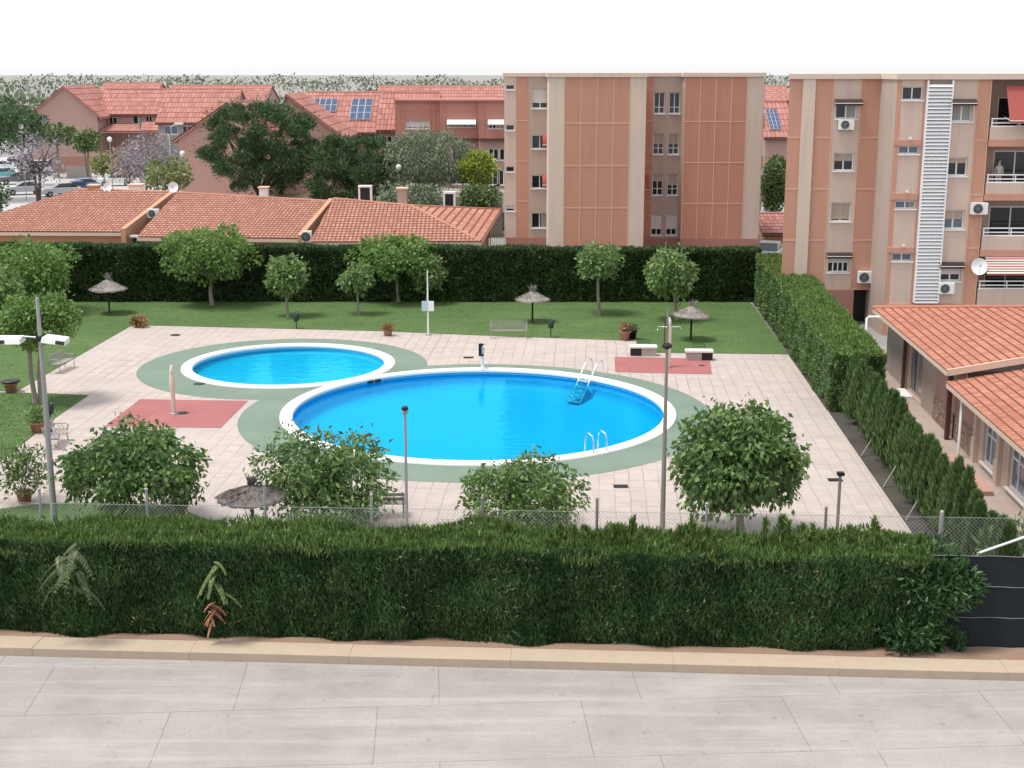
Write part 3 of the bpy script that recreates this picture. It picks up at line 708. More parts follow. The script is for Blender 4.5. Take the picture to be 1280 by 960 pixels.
px_tree('lawn_tree','wide light green tree on the far lawn in front of the middle tiled roof','tree',G2,265,381,203,277,322,352,T,n=6500,leaf=.25,lumps=34,lr=.30,seed=31,trunk=.13,flat=.7,limbs=9,bark='bark',fork=.9)
px_tree('lawn_tree','small round tree on the far lawn, second from the left in its row','tree',G2,360,396,329,318,387,370,TY,n=1800,leaf=.26,lumps=22,lr=.34,seed=32,trunk=.085,limbs=6)
px_tree('lawn_tree','thin little tree on the far lawn left of the forked tree','tree',G2,448,393,421,326,469,366,TY,n=1100,leaf=.25,lumps=16,lr=.34,seed=33,trunk=.07,limbs=5)
px_tree('lawn_tree','broad tree with pale forked trunk against the far hedge','tree',G2,498,377,433,297,555,346,T,n=6000,leaf=.25,lumps=34,lr=.30,seed=34,trunk=.13,flat=.75,limbs=9,fork=.75)
px_tree('lawn_tree','bright round-crowned tree behind the lamp pole with the sign panel','tree',G2,533,379,506,318,562,366,TY,n=1700,leaf=.26,lumps=20,lr=.36,seed=35,trunk=.07,limbs=6)
px_tree('lawn_tree','small tree with slim pale trunk before the left brick block','tree',G2,749,393,715,304,778,353,TY,n=2000,leaf=.26,lumps=24,lr=.34,seed=36,trunk=.10,limbs=7)
px_tree('lawn_tree','tree with drooping crown on the far lawn beside the right straw parasol','tree',G2,846,400,802,310,876,372,TY,n=2300,leaf=.27,lumps=26,lr=.33,seed=37,trunk=.10,limbs=7,droop=.6)
G3='trees at the left side of the lawn'
px_tree('shade_tree','dense tree in the left corner touching the far hedge','tree',G3,40,392,-10,304,100,372,T,n=6500,leaf=.25,lumps=36,lr=.31,seed=41,trunk=.13)
px_tree('shade_tree','leafy tree cut off by the left picture edge, below the corner tree','tree',G3,-12,408,-60,332,34,392,TY,n=2600,leaf=.28,lumps=28,lr=.33,seed=42,trunk=.12)
px_tree('shade_tree','tree with bare grey double trunk behind the twin floodlight mast','tree',G3,48,503,0,364,98,436,T,n=7500,leaf=.20,lumps=34,lr=.33,seed=43,trunk=.11,multi=2,limbs=7,fork=.9,droop=.5)
# ------------------------------------------------------------------ young cypress row
cy=[]
nC=26
for i in range(nC):
    s=-3.2+i*.86; p=site(s+rnd.uniform(-.12,.12),1.0+rnd.uniform(-.1,.1)); h=2.35+rnd.uniform(-.3,.25); rg=np.random.default_rng(100+i)
    root=thing('cypress_tree','pointed young cypress in the row between the dark soil strip and the passage','cypress',p,0,'row of young cypress trees')
    n=2600; t=rg.random(n)**.8; z=.1+t*(h-.1); k=np.where(t<.15,.75+t*1.6,(1-t)**.85*1.14); a=rg.uniform(0,2*PI,n)
    lob=1+.22*np.sin(a*3+i)+.15*np.sin(a*5+z*4+i*2)
    r=.50*k*lob*(1-.35*rg.random(n)**2)
    P=np.stack([p.x+r*np.cos(a),p.y+r*np.sin(a),z],1); D=unit(np.stack([np.cos(a)*.22,np.sin(a)*.22,np.ones(n)],1)+rg.normal(size=(n,3))*.16)
    L=.26*rg.uniform(.6,1.3,n); V=leaf_quads(rg,P,D,L,L*.2)
    np_mesh('crown',V,4,M['cyp_row'],root)
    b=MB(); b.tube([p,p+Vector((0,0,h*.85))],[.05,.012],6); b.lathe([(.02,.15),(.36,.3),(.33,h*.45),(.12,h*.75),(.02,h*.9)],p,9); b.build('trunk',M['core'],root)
for i,(s,a) in enumerate(((4.4,.9),(7.9,.95),(11.8,1.0),(1.0,.9))):        # leaning wooden stakes
    b=MB(); b.tube([site(s,.12,0),site(s+.35,.85,1.2)],.03,6); o=b.build('support_stake',M['pole_br']); tag(o,'thin leaning stake propping the young cypresses above the soil strip','stake','stakes in the soil strip')
# overgrown shrub at the near end of the cypress row, behind the wire fence
tree('green_shrub','loose green shrub behind the wire fence at the lower right','shrub',None,(13.9,34.8),(13.9,34.8,1.1,1.7,1.0,1.1),M['cyp_row'],n=2600,leaf=.22,asp=.3,lumps=22,lr=.4,droop=-.5,trunk=.05,bark='bark_d',seed=55)
tree('green_shrub','dark shrub spilling over the right end of the front hedge','shrub',None,(10.5,32.2),(10.5,31.8,1.6,1.35,.9,.75),M['cyp'],n=4200,leaf=.20,asp=.3,lumps=22,lr=.42,droop=-.2,trunk=.05,bark='bark_d',seed=56,limbs=8)
tree('green_shrub','low rounded clump at the foot of the right end of the front hedge','shrub',None,(9.7,31.35),(9.75,31.4,.55,.9,.55,.5),M['cyp'],n=2600,leaf=.2,asp=.3,lumps=14,lr=.45,droop=-.2,trunk=.04,bark='bark_d',seed=57)
# uncut grass tufts on the lawns (too many to count)
rg=np.random.default_rng(9)
def scatter(poly,n):
    A=np.array([[p[0],p[1]] for p in poly]); lo=A.min(0); hi=A.max(0); out=[]
    q=rg.uniform(lo,hi,size=(n,2)); ins=np.zeros(n,bool); j=len(A)-1
    for i in range(len(A)):
        xi,yi=A[i];xj,yj=A[j]
        if yi!=yj: ins^=((yi>q[:,1])!=(yj>q[:,1]))&(q[:,0]<(xj-xi)*(q[:,1]-yi)/(yj-yi)+xi)
        j=i
    return q[ins]
q=np.concatenate([scatter(lawnA,26000),scatter(lawnB,9000),scatter(lawnC,9000)]); n=len(q)
P=np.stack([q[:,0],q[:,1],np.zeros(n)],1); D=unit(rg.normal(size=(n,3))*.5+np.array([0,0,1]))
V=leaf_quads(rg,P,D,rg.uniform(.03,.07,n),rg.uniform(.02,.05,n))
o=np_mesh('grass',V,4,fol('grass_blades',(.050,.082,.028),(.075,.110,.038),.2,.5,.5)); tag(o,'short green grass on the lawns','grass',None,'stuff')
# ------------------------------------------------------------------ shared fittings
def ac_unit(label,p,ud=(1,0,0),w=.85,h=.6,d=.32,group='air conditioner units'):
    """p: lower left back corner on the wall"""
    p=Vector(p);ud=Vector(ud).normalized();n=Vector((ud.y,-ud.x,0));up=Vector((0,0,1))
    root=thing('air_conditioner',label,'air conditioner',p,0,group)
    b=MB(); bm=bmesh.new(); bmesh.ops.create_cube(bm,size=1)
    for v in bm.verts: v.co=Vector((v.co.x*w,v.co.y*d,v.co.z*h))
    bmesh.ops.bevel(bm,geom=bm.edges[:],offset=.02,segments=2,affect='EDGES')
    c=p+ud*w/2+n*(d/2+.04)+up*h/2
    for v in bm.verts: q=v.co.copy(); v.co=c+ud*q.x-n*q.y+up*q.z
    b.bm(bm); b.build('casing',M['white'],root)
    g=MB(); cc=p+ud*w*.38+n*(d+.045)+up*h*.5; R=h*.40
    g.face([cc+ud*R*math.cos(a)+up*R*math.sin(a) for a in np.linspace(0,2*PI,25)[:-1]])
    f=g.build('fan_opening',M['black'],root)
    g=MB()
    for rr in (R,R*.72,R*.42): g.tube([cc+n*.012+ud*rr*math.cos(a)+up*rr*math.sin(a) for a in np.linspace(0,2*PI,25)],.009,4,False)
    for k in range(6):
        a=k*PI/6; e=ud*math.cos(a)*R+up*math.sin(a)*R; g.tube([cc+n*.012-e,cc+n*.012+e],.007,4)
    g.build('fan_grille',M['cgrey'],root)
    g=MB()
    for x in (.12,.80): g.obox(p+ud*w*x-up*.05,ud,up,n,.05,.05,d+.06)
    g.build_each('wall_bracket',M['cgrey'],root); return root
def dish(label,p,r=.38,face=(0,-1,.35),mast=.5):
    p=Vector(p); root=thing('satellite_dish',label,'satellite dish',p,0,'satellite dishes'); f=Vector(face).normalized(); a=f.cross(Vector((0,0,1))).normalized(); b=a.cross(f)
    m=MB(); m.tube([p,p+Vector((0,0,mast))],.025,6); m.build('mast',M['cgrey'],root); c=p+Vector((0,0,mast))+f*.06
    d=MB();d.smooth=True; vs=[];fs=[];n=20
    for j in range(5):
        rr=r*j/4; 
        for k in range(n): t=2*PI*k/n; vs.append(c+(a*math.cos(t)+b*math.sin(t)*1.08)*rr+f*(rr*rr/r*.32))
    for j in range(4):
        for k in range(n): fs.append((j*n+k,j*n+(k+1)%n,(j+1)*n+(k+1)%n,(j+1)*n+k))
    back=[v-f*.015 for v in vs]; d.raw(vs,fs); d.raw(back,[q[::-1] for q in fs]); d.build('reflector',M['white'],root)
    h=MB(); e=c+f*r*.95; h.tube([c-b*r*.9+f*.1,e],.012,5); h.obox(e-a*.04-b*.04,a,b,f,.08,.08,.1); h.build('receiver_arm',M['cgrey'],root); return root
def awning(parent,p0,ud,a,b,z,drop,out,mat,stripes=None,label=None,name='awning',curve=True):
    """cloth awning hung from a wall at height z between a and b"""
    p0=Vector(p0);ud=Vector(ud).normalized();n=Vector((ud.y,-ud.x,0)); m=MB(); K=16 if stripes else 8
    pr=[]
    for i in range(K+1):
        t=i/K; pr.append((n*(out*(math.sin(t*PI/2) if curve else t)+.02)-Vector((0,0,drop*(1-math.cos(t*PI/2) if curve else t)))))
    for i in range(K):
        q=[p0+ud*a+Vector((0,0,z))+pr[i],p0+ud*b+Vector((0,0,z))+pr[i],p0+ud*b+Vector((0,0,z))+pr[i+1],p0+ud*a+Vector((0,0,z))+pr[i+1]]
        m.use(M[stripes] if (stripes and i%2) else M[mat]); m.face(q[::-1]); m.face([x-n*.006-Vector((0,0,.006)) for x in q])
    L=max(2,int((b-a)/.16))           # scalloped valance
    for i in range(L):
        x0=a+(b-a)*i/L;x1=a+(b-a)*(i+1)/L; o=p0+Vector((0,0,z))+pr[-1]; m.use(M[mat])
        q=[o+ud*x0,o+ud*x1,o+ud*x1-Vector((0,0,.09)),o+ud*(x0+x1)/2-Vector((0,0,.13)),o+ud*x0-Vector((0,0,.09))]
        m.face(q); m.face([x+n*.004 for x in q][::-1])
    o=m.build(name,None,parent)
    if label: o['label']=label
    r=MB()
    for x in (a+.03,b-.03): r.tube([p0+ud*x+Vector((0,0,z-drop*.9)),p0+ud*x+Vector((0,0,z))+pr[-1]],.014,5)
    r.tube([p0+ud*a+Vector((0,0,z))+pr[-1],p0+ud*b+Vector((0,0,z))+pr[-1]],.018,5); r.build('awning_arm',M['white_m'],o); return o
# ------------------------------------------------------------------ left apartment block
TOP=13.45
def seg(x0,x1,Y,ref=235): return PY(x0,ref,Y).x,PY(x1,ref,Y).x
root=thing('apartment_block','terracotta panelled apartment block behind the far hedge, its windows in narrow recessed bays','apartment block',(5,92,0))
wl={}
def strip(x0,x1,Y,mat,holes=(),z0=0,z1=TOP,name='wall',depth=.2):
    m=wl.setdefault((mat,name,round(x0,2)),MB()); facade(m,(x0,Y,z0),(1,0,0),x1-x0,z1-z0,[(h[0]-x0,h[1]-z0,h[2]-x0,h[3]-z0) for h in holes],depth)
Yl,Yr,Yb,Yw=92.0,95.6,97.0,97.4
xl=[seg(685.6,704,Yl)[0],seg(704.8,785.6,Yl)[0],seg(704.8,785.4,Yl)[1],seg(0,805.4,Yl)[1]]
strip(xl[0],xl[1],Yl,'beige'); strip(xl[1],xl[2],Yl,'orange'); strip(xl[2],xl[3],Yl,'beige')
xr=[seg(852.3,0,Yr)[0],seg(0,929.5,Yr)[1],seg(0,950,Yr)[1]]
strip(xr[0],xr[1],Yr,'orange_d'); strip(xr[1],xr[2],Yr,'beige_p')
# recessed bay with paired windows
bx=[xl[3],seg(814,0,Yb)[0],xr[0]]
rows_b=[(115.5,142),(167,193),(217,244),(267.5,294)]
wx=[seg(816.3,829.8,Yb,180),seg(835.2,848.6,Yb,180)]
hb=[]
for (ya,yb_) in rows_b:
    for (a,b) in wx: hb.append((a,PY(830,yb_,Yb).z,b,PY(830,ya,Yb).z))
for (a,b) in wx: hb.append((a,PY(830,344.5,Yb).z,b,PY(830,318,Yb).z))
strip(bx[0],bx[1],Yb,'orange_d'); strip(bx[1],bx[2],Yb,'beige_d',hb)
def side(x,Ya,Yb2,mat,left=False,z1=TOP):
    m=wl.setdefault((mat,'wall',round(x,2)),MB())
    q=[(x,Ya,0),(x,Yb2,0),(x,Yb2,z1),(x,Ya,z1)]; m.face(q if not left else q[::-1])
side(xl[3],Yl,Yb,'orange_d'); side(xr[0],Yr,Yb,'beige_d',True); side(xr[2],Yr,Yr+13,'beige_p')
side(xl[0],Yl,Yw,'beige',True)
# left bay, orange strip and far left strip
lx=[seg(630.5,0,Yw)[0],seg(645,0,Yw)[0],seg(661,0,Yw)[0],xl[0]+.02]
rows_l=[(110,135.5),(169,186),(219,235.5),(266,285)]
wa,wb=seg(664.3,0,Yw)[0],seg(0,684.6,Yw)[1]
hl=[(wa,PY(670,y1,Yw).z,wb,PY(670,y0,Yw).z) for y0,y1 in rows_l]
strip(lx[2],lx[3],Yw,'beige_d',hl); strip(lx[1],lx[2],Yw,'orange')
hs_=[(seg(632.3,0,Yw)[0],PY(640,y1,Yw).z,seg(0,643,Yw)[1],PY(640,y0,Yw).z) for y0,y1 in ((106,112),(156,163),(208,215),(257,264))]
strip(lx[0],lx[1],Yw,'beige_p',hs_)
side(lx[0],Yw,Yw+11,'beige_p',True)
for (mn,nm,_x),m in wl.items(): m.build(nm,M[mn],root)
for i,h in enumerate(hb):
    hh=(h[0]-bx[1],h[1],h[2]-bx[1],h[3]); r=i//2
    window(root,(bx[1],Yb,0),(1,0,0),hh,.2,.055,(.5,),[.0,.5,.55,.72,.3][r] if not(r==2 and i%2==0) else .35,['shut','shut','shut','shut_w','shut'][r],'glass','white',True,0,.30)
for i,h in enumerate(hl): window(root,(lx[2],Yw,0),(1,0,0),(h[0]-lx[2],h[1],h[2]-lx[2],h[3]),.2,.06,(.5,),.75 if i==0 else 0,'shut_w','glass','white',True,.4 if i==3 else 0)
for i,h in enumerate(hs_): window(root,(lx[0],Yw,0),(1,0,0),(h[0]-lx[0],h[1],h[2]-lx[0],h[3]),.2,.05,(),.6 if i==3 else 0,'shut_w','glass','white',True)
for i in (1,2):
    h=hl[i]; awning(root,(lx[2],Yw,0),(1,0,0),h[0]-lx[2]+.75,h[2]-lx[2]+.1,h[3]+.06,.7,.6,'awn_red',None,'dark red drop awning at a side window' if i==1 else None)
awning(root,(bx[0],Yb,0),(1,0,0),.05,.72,PY(812,219,Yb).z,.95,.95,'awn_red')
# pale joint bands
j=MB()
for y in (154,207.3,260): z=PY(740,y,Yl).z; j.box(xl[1]-.02,xl[2]+.02,Yl-.018,Yl+.02,z-.035,z+.035)
for y in (152,203.3,254.5): z=PY(890,y,Yr).z; j.box(xr[0]+.02,xr[1]+.02,Yr-.018,Yr+.02,z-.035,z+.035); j.box(bx[0]+.02,bx[1],Yb-.018,Yb+.02,z-.03,z+.03)
for y in (150.8,201.5,251.5): z=PY(650,y,Yw).z; j.box(lx[1],lx[2],Yw-.018,Yw+.02,z-.03,z+.03)
j.build_each('joint_band',M['joint'],root)
j=MB()
for k in range(5): x=xl[1]+(xl[2]-xl[1])*k/4; j.box(x-.03,x+.03,Yl-.022,Yl+.02,2.1,TOP-.02)
for k in range(5): x=xr[0]+.03+(xr[1]-xr[0]-.03)*k/4; j.box(x-.03,x+.03,Yr-.022,Yr+.02,2.45,TOP-.02)
j.build_each('joint_strip',M['joint'],root)
j=MB(); j.box(xl[0]-.03,xl[3]+.03,Yl-.06,Yl+.02,.01,2.12); j.box(xr[0]+.035,xr[2]+.03,Yr-.06,Yr+.02,.01,2.42); j.box(lx[0]-.02,xl[0]-.04,Yw-.06,Yw+.02,.01,2.3); j.box(bx[0]+.04,bx[2]-.02,Yb-.05,Yb+.02,.01,2.3)
j.build_each('plinth',M['base_r'],root)
j=MB()   # flat roof with parapet coping, following the blocks
for (a,b,y0) in ((xl[0],xl[3],Yl),(xr[0],xr[2],Yr)): j.box(a-.12,b+.12,y0-.12,y0+13,TOP,TOP+.28)
j.box(lx[0]-.1,xl[0]-.13,Yw-.1,Yw+11,TOP,TOP+.26); j.box(xl[3]+.13,xr[0]-.13,Yb-.1,Yb+9,TOP,TOP+.26)
j.build('roof',M['beige'],root)
j=MB(); x=xr[2]      # small balcony edges on the right flank
for y in (152,203,254,300):
    z=PY(955,y,Yr+1.5).z; j.box(x+.01,x+.35,Yr+1.2,Yr+4.5,z-.5,z+.45)
j.build_each('balcony',M['beige_d'],root)
j=MB()
j.tube([(x+.07,Yr+.4,0),(x+.07,Yr+.4,TOP-.2)],.05,6); j.build('drainpipe',M['beige_p'],root)
# ------------------------------------------------------------------ right apartment block
Y1,Y2=75.8,72.6
root2=thing('apartment_block','apartment block at the right with balconies, white louvre tower and terracotta strips','apartment block',(20,74,0))
wl={}
ZB=PY(1040,361,Y1).z
def X1(x,ref=236): return PY(x,ref,Y1).x
def X2(x,ref=236): return PY(x,ref,Y2).x
c=[X1(v) for v in (981.3,997.5,1013,1035.5,1069.5,1096.5)]
strip(c[0],c[1],Y1,'orange_r'); strip(c[1],c[2],Y1-.12,'beige'); strip(c[2],c[3],Y1,'orange_r',(),ZB)
wr=[((1044.5,1071.5),(129,148.5)),((1042,1067.5),(191,213.5)),((1038.5,1064),(253,277)),((1034.5,1061.5),(319,340.5))]
hA=[]
for (xa,xb),(ya,yb_) in wr: hA.append((PY(xa,(ya+yb_)/2,Y1).x,PY(xa,yb_,Y1).z,PY(xb,(ya+yb_)/2,Y1).x,PY(xa,ya,Y1).z))
strip(c[3],c[4],Y1,'beige_p',hA,ZB); strip(c[4],c[5],Y1,'orange_r',(),ZB)
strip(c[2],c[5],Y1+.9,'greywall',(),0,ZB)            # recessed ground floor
# service recess between the two wings
c5=c[5]; d0=X2(1113.5); strip(c5,d0,Y1+.6,'beige_d',(),0)
m=MB(); q=[(c[0],Y1,0),(c[0]+3.2,Y1+14,0),(c[0]+3.2,Y1+14,TOP),(c[0],Y1,TOP)]; m.face(q[::-1]); m.build('wall',M['orange_r'],root2)
side(c5,Y1,Y1+.6,'orange_r')
side(d0,Y2,Y1+.6,'beige_d',True)
m=wl[('beige','wall',round(c[1],2))]; m.face([(c[1],Y1,0),(c[1],Y1-.12,0),(c[1],Y1-.12,TOP),(c[1],Y1,TOP)][::-1]); m.face([(c[2],Y1-.12,0),(c[2],Y1,0),(c[2],Y1,TOP),(c[2],Y1-.12,TOP)])
# second wing
ZC=PY(1150,380,Y2).z
e=[d0]+[X2(v) for v in (1120,1146.5,1150.5,1181,1184,1213,1230)]
rB=[((1125,1151),(108,125)),((1121.5,1148.8),(182,192.5)),((1116,1143.5),(251,261)),((1114,1139.5),(316.5,326.5))]
hB=[]
for (xa,xb),(ya,yb_) in rB: hB.append((e[1]+.02,PY(xa,yb_,Y2).z,e[2]-.02,PY(xa,ya,Y2).z))
strip(e[0],e[1],Y2,'orange_r',(),0); strip(e[1],e[2],Y2,'beige_p',hB,0); strip(e[2],e[3],Y2,'orange_r')
louv_z0=PY(1150,375,Y2).z
strip(e[3],e[4],Y2,'greywall')
rC=[((1190,1215.5),(129,152)),((1183.5,1209.5),(196,220)),((1178.5,1205.5),(262,286.5)),((1175,1201.5),(331.5,351.5))]
hC=[(PY(xa,(ya+yb_)/2,Y2).x,PY(xa,yb_,Y2).z,PY(xb,(ya+yb_)/2,Y2).x,PY(xa,ya,Y2).z) for (xa,xb),(ya,yb_) in rC]
strip(e[4],e[6],Y2,'beige_p',hC,0); strip(e[6],e[7],Y2,'orange_r')
XB=32.0
# balcony bay back wall with sliding doors
YB=Y2+1.5; bal_x0=e[7]
slabz=[PY(1250,y,Y2).z for y in (181,247.5,316)]         # orange slab bands between the floors
par=[(PY(1250,174.5,Y2).z,PY(1250,158.5,Y2).z),(PY(1250,242,Y2).z,PY(1250,228.5,Y2).z),(PY(1250,312,Y2).z,PY(1250,295,Y2).z),(PY(1250,380,Y2).z-.3,PY(1250,361,Y2).z)]
hD=[]
for (pz0,pz1) in par: hD.append((bal_x0+.9,pz0+.25,bal_x0+5.2,pz0+2.15)); hD.append((bal_x0+6.0,pz0+.25,bal_x0+8.0,pz0+2.15))
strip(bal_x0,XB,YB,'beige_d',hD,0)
side(bal_x0,Y2,YB,'orange_r')
for (mn,nm,_x),m in wl.items(): m.build(nm,M[mn],root2)
kw=[dict(curtain=.55),dict(shut=.45),dict(shut=.93),dict(shut=.45,shutmat='shut_w')]
for i,h in enumerate(hA): window(root2,(c[3],Y1,0),(1,0,0),(h[0]-c[3],h[1],h[2]-c[3],h[3]),.2,.07,(.5,) if i<2 else ((.5,) if i==2 else (.27,.5,.73)),**kw[i])
for i,h in enumerate(hB): window(root2,(e[1],Y2,0),(1,0,0),(h[0]-e[1],h[1],h[2]-e[1],h[3]),.2,.06,(.5,),curtain=.3 if i==2 else 0,glass='glass_b' if i else 'glass')
kw=[dict(curtain=.95),dict(shut=.30),dict(shut=.5,glass='glass_b'),dict(shut=.6,shutmat='shut_w')]
for i,h in enumerate(hC): window(root2,(e[4],Y2,0),(1,0,0),(h[0]-e[4],h[1],h[2]-e[4],h[3]),.2,.075,(.5,),**kw[i])
for i,h in enumerate(hD):
    window(root2,(bal_x0,YB,0),(1,0,0),(h[0]-bal_x0,h[1],h[2]-bal_x0,h[3]),.12,.07,(.27,.52,.76) if i%2==0 else (.5,),sill=False,curtain=.45,name='balcony_door')
# awnings over windows
awning(root2,(c[3],Y1,0),(1,0,0),hA[0][0]-c[3]-.1,hA[0][2]-c[3]+.22,hA[0][3]+.22,.22,.35,'awn_dark')
awning(root2,(c[3],Y1,0),(1,0,0),hA[3][0]-c[3]-.1,hA[3][2]-c[3]+.1,hA[3][3]+.16,.2,.22,'awn_dark')
awning(root2,(e[4],Y2,0),(1,0,0),hC[0][0]-e[4]-.12,hC[0][2]-e[4]+.1,hC[0][3]+.22,.22,.4,'awn_dark')
awning(root2,(e[4],Y2,0),(1,0,0),hC[3][0]-e[4]-.12,hC[3][2]-e[4]+.1,hC[3][3]+.18,.22,.22,'awn_dark')
# joint bands
j=MB()
for y in (172,236.3,300.3):
    z=PY(1000,y,Y1).z
    for (a,b) in ((c[0],c[1]),(c[2],c[3]),(c[4],c[5])): j.box(a+.005,b-.005,Y1-.02,Y1+.02,z-.035,z+.035)
for y in (175.5,243.5,310):
    z=PY(1220,y,Y2).z; j.box(e[6]+.01,e[7]-.01,Y2-.02,Y2+.02,z-.035,z+.035)
j.box(c[2]-.002,c[5]-.01,Y1-.022,Y1+.9,ZB-.05,ZB-.002)
for x in (c[3],c[4]): j.box(x-.03,x+.03,Y1-.024,Y1+.02,ZB+.01,TOP-.02)
for x in (e[6],e[7]-.04): j.box(x-.025,x+.03,Y2-.026,Y2+.02,ZC,TOP-.02)
j.build_each('joint_band',M['joint'],root2)
j=MB()                                             # orange floor bands of the narrow bay
for y0,y1 in ((175,181.5),(241.5,249.5),(309,315.5)): j.box(e[0]+.05,e[2]+.02,Y2-.10,Y2+.02,PY(1130,y1,Y2).z,PY(1130,y0,Y2).z)
j.box(e[0]+.05,e[7],Y2-.09,Y2+.02,ZC-.25,ZC); j.build_each('floor_band',M['orange_r'],root2)
j=MB()
for y in (174,240.5,308): 
    z=PY(1135,y,Y2).z; x=(e[1]+e[2])/2; j.bbox(x-.09,x+.09,Y2-.17,Y2-.05,z-.02,z+.12,.02)
j.build_each('wall_lamp',M['light'],root2)
# louvre tower
lo=MB(); nL=0
z=louv_z0
while z<TOP-.2:
    lo.obox((e[3]+.03,Y2-.10,z),(1,0,0),(0,-.72,-.69),(0,.69,-.72),e[4]-e[3]-.06,.19,.014); z+=.185; nL+=1
o=lo.build('louvre_screen',M['white_m'],root2)
f=MB()
for x in (e[3]-.03,e[4]-.03): f.box(x,x+.07,Y2-.22,Y2-.02,louv_z0-.1,TOP-.05)
f.box(e[3]+.045,e[4]-.035,Y2-.2,Y2-.03,louv_z0-.1,louv_z0-.03); f.build('louvre_frame',M['white_m'],o)
g=MB(); g.box(e[3]+.35,e[4]-.35,Y2-.045,Y2-.015,PY(1165,163,Y2).z,PY(1165,122,Y2).z); g.build('window_pane',M['glass_b'],root2)
# balconies
for i,(pz0,pz1) in enumerate(par):
    b=MB(); b.box(bal_x0+.07,XB,Y2-.12,Y2+.06,pz0,pz1); bo=b.build('balcony',M['beige_p'],root2)
    s=MB(); s.box(bal_x0+.03,XB,Y2-.16,YB-.02,pz0-.35,pz0-.004); s.build('floor_slab',M['orange_r'],bo)
    r=MB(); zt=pz1+.42
    for zz in (pz1+.03,pz1+.2,zt): r.box(bal_x0+.1,XB,Y2-.06,Y2,zz-.03,zz+.03)
    x=bal_x0+.12
    while x<XB: r.box(x,x+.05,Y2-.055,Y2-.005,pz1,zt); x+=1.45
    r.build('railing',M['white_m'],bo)
za=PY(1250,116,Y2).z
awning(root2,(bal_x0,Y2,0),(1,0,0),.75,7,za+.35,1.75,.9,'awn_red',None,'faded red awning rolled out above the upper balcony',curve=False)
awning(root2,(bal_x0,Y2,0),(1,0,0),.3,7,PY(1250,316.5,Y2).z,1.0,.55,'awn_red','awn_white','red and white striped awning above the lowest balcony',curve=False)
j=MB(); q=[(c[0]-.1,Y1-.2),(d0-.1,Y1-.2),(d0-.1,Y1+14),(c[0]+3.1,Y1+14)]; slab(j,[(x,y,TOP+.28) for x,y in q],.28); j.box(d0-.08,XB,Y2-.2,Y1+14,TOP+.003,TOP+.3); j.build('roof',M['beige'],root2)
j=MB()
for x,r in ((c5+.12,.06),(c5+.34,.04),(c5+.62,.05)): j.tube([(x,Y1+.42,0.0),(x,Y1+.42,TOP-.25)],r,6)
j.build('drainpipe',M['cgrey'],root2)
j=MB()
for k in range(3):
    x=c5+.2+k*.3; zz=PY(1105,124,Y1).z; j.tube([(x-.12,Y1+.3,zz-.5),(x-.1,Y1+.2,zz),(x+.02,Y1+.15,zz+.12),(x+.12,Y1+.2,zz-.02),(x+.1,Y1+.3,zz-.45)],.055,6)
zz=PY(1098,325,Y1).z
j.tube([(c5+.1,Y1+.25,zz+.3),(c5+.3,Y1+.1,zz+.05),(c5+.55,Y1+.2,zz-.5),(c5+.35,Y1+.25,zz-1.1)],.05,6); j.build_each('vent_hose',M['maroon'],root2)
# dark ground-floor entrance behind the passage
j=MB(); j.box(X1(1066,400),c5+.5,Y1+.82,Y1+.88,.05,ZB-.25); j.build('entrance_opening',M['black'],root2)
j=MB(); j.box(c[2]+.2,X1(1066,400)-.05,Y1-.1,Y1+.87,0,ZB-.06); j.build('entrance_wall',M['base_r'],root2)
# air conditioners and dish on this block
ac_unit('white air conditioner under the top window with a dark awning, right block',PY(1047,162,Y1),w=.82,h=.55)
ac_unit('white air conditioner low beside the drainpipes, on the terracotta strip of the right block',PY(1070.5,353,Y1),w=.86,h=.66)
ac_unit('white air conditioner below the lowest window right of the louvre tower',PY(1171,366.5,Y2),w=.82,h=.6)
ac_unit('white air conditioner on the terracotta strip beside the balconies',PY(1211.5,267.5,Y2),w=.86,h=.62)
q=PY(1222,352,Y2-.25); dish('large white satellite dish on the lowest balcony corner',(q.x,q.y,q.z),.42,(-.15,-1,.3),.78)
q=PY(1222,352,Y2-.25)
# ------------------------------------------------------------------ low tiled building at the right
EA=G(1091,386,2.9); EB=G(1186,465,2.9); ud=-DIR; UP=Vector((0,0,1))
EA.z=EB.z=0
L1=(EB-EA).dot(ud); EB=EA+ud*L1
PT=math.tan(math.radians(10.5)); RT=9.0
hb_=thing('tiled_pavilion','low pavilion with salmon tiled roofs at the right, doors and stone dado along the passage','pavilion',(EA.x+2,(EA.y+EB.y)/2,0))
def P3(s,t,z): q=EA+ud*s+NRM*t; return Vector((q.x,q.y,z))
L2=19.0
m=MB(); e0_=2.9
roof_plane(m,[P3(0,0,e0_),P3(L1,0,e0_),P3(L1,RT,e0_+RT*PT),P3(RT,RT,e0_+RT*PT)],.27,.030,.345,.022,6,.02); 
roof_plane(m,[P3(0,2*RT,e0_),P3(0,0,e0_),P3(RT,RT,e0_+RT*PT)],.27,.03,.345,.022,4,.02)
r1=m.build('roof',M['tile_near'],hb_)
m=MB(); e2_=2.47
roof_plane(m,[P3(L1-.12,.0,e2_),P3(L1+L2,0,e2_),P3(L1+L2,RT,e2_+RT*PT),P3(L1-.12,RT,e2_+RT*PT)],.27,.030,.345,.022,6,.02)
r2=m.build('roof',M['tile_near'],hb_)
m=MB(); slab(m,[P3(0,.0,e0_-.01),P3(L1,0,e0_-.01),P3(L1,RT,e0_+RT*PT-.01),P3(RT,RT,e0_+RT*PT-.01)],.15); m.build('eave_board',M['gutter'],r1)
m=MB(); slab(m,[P3(L1+.02,.0,e2_-.01),P3(L1+L2,0,e2_-.01),P3(L1+L2,RT,e2_+RT*PT-.01),P3(L1+.02,RT,e2_+RT*PT-.01)],.15); m.build('eave_board',M['gutter'],r2)
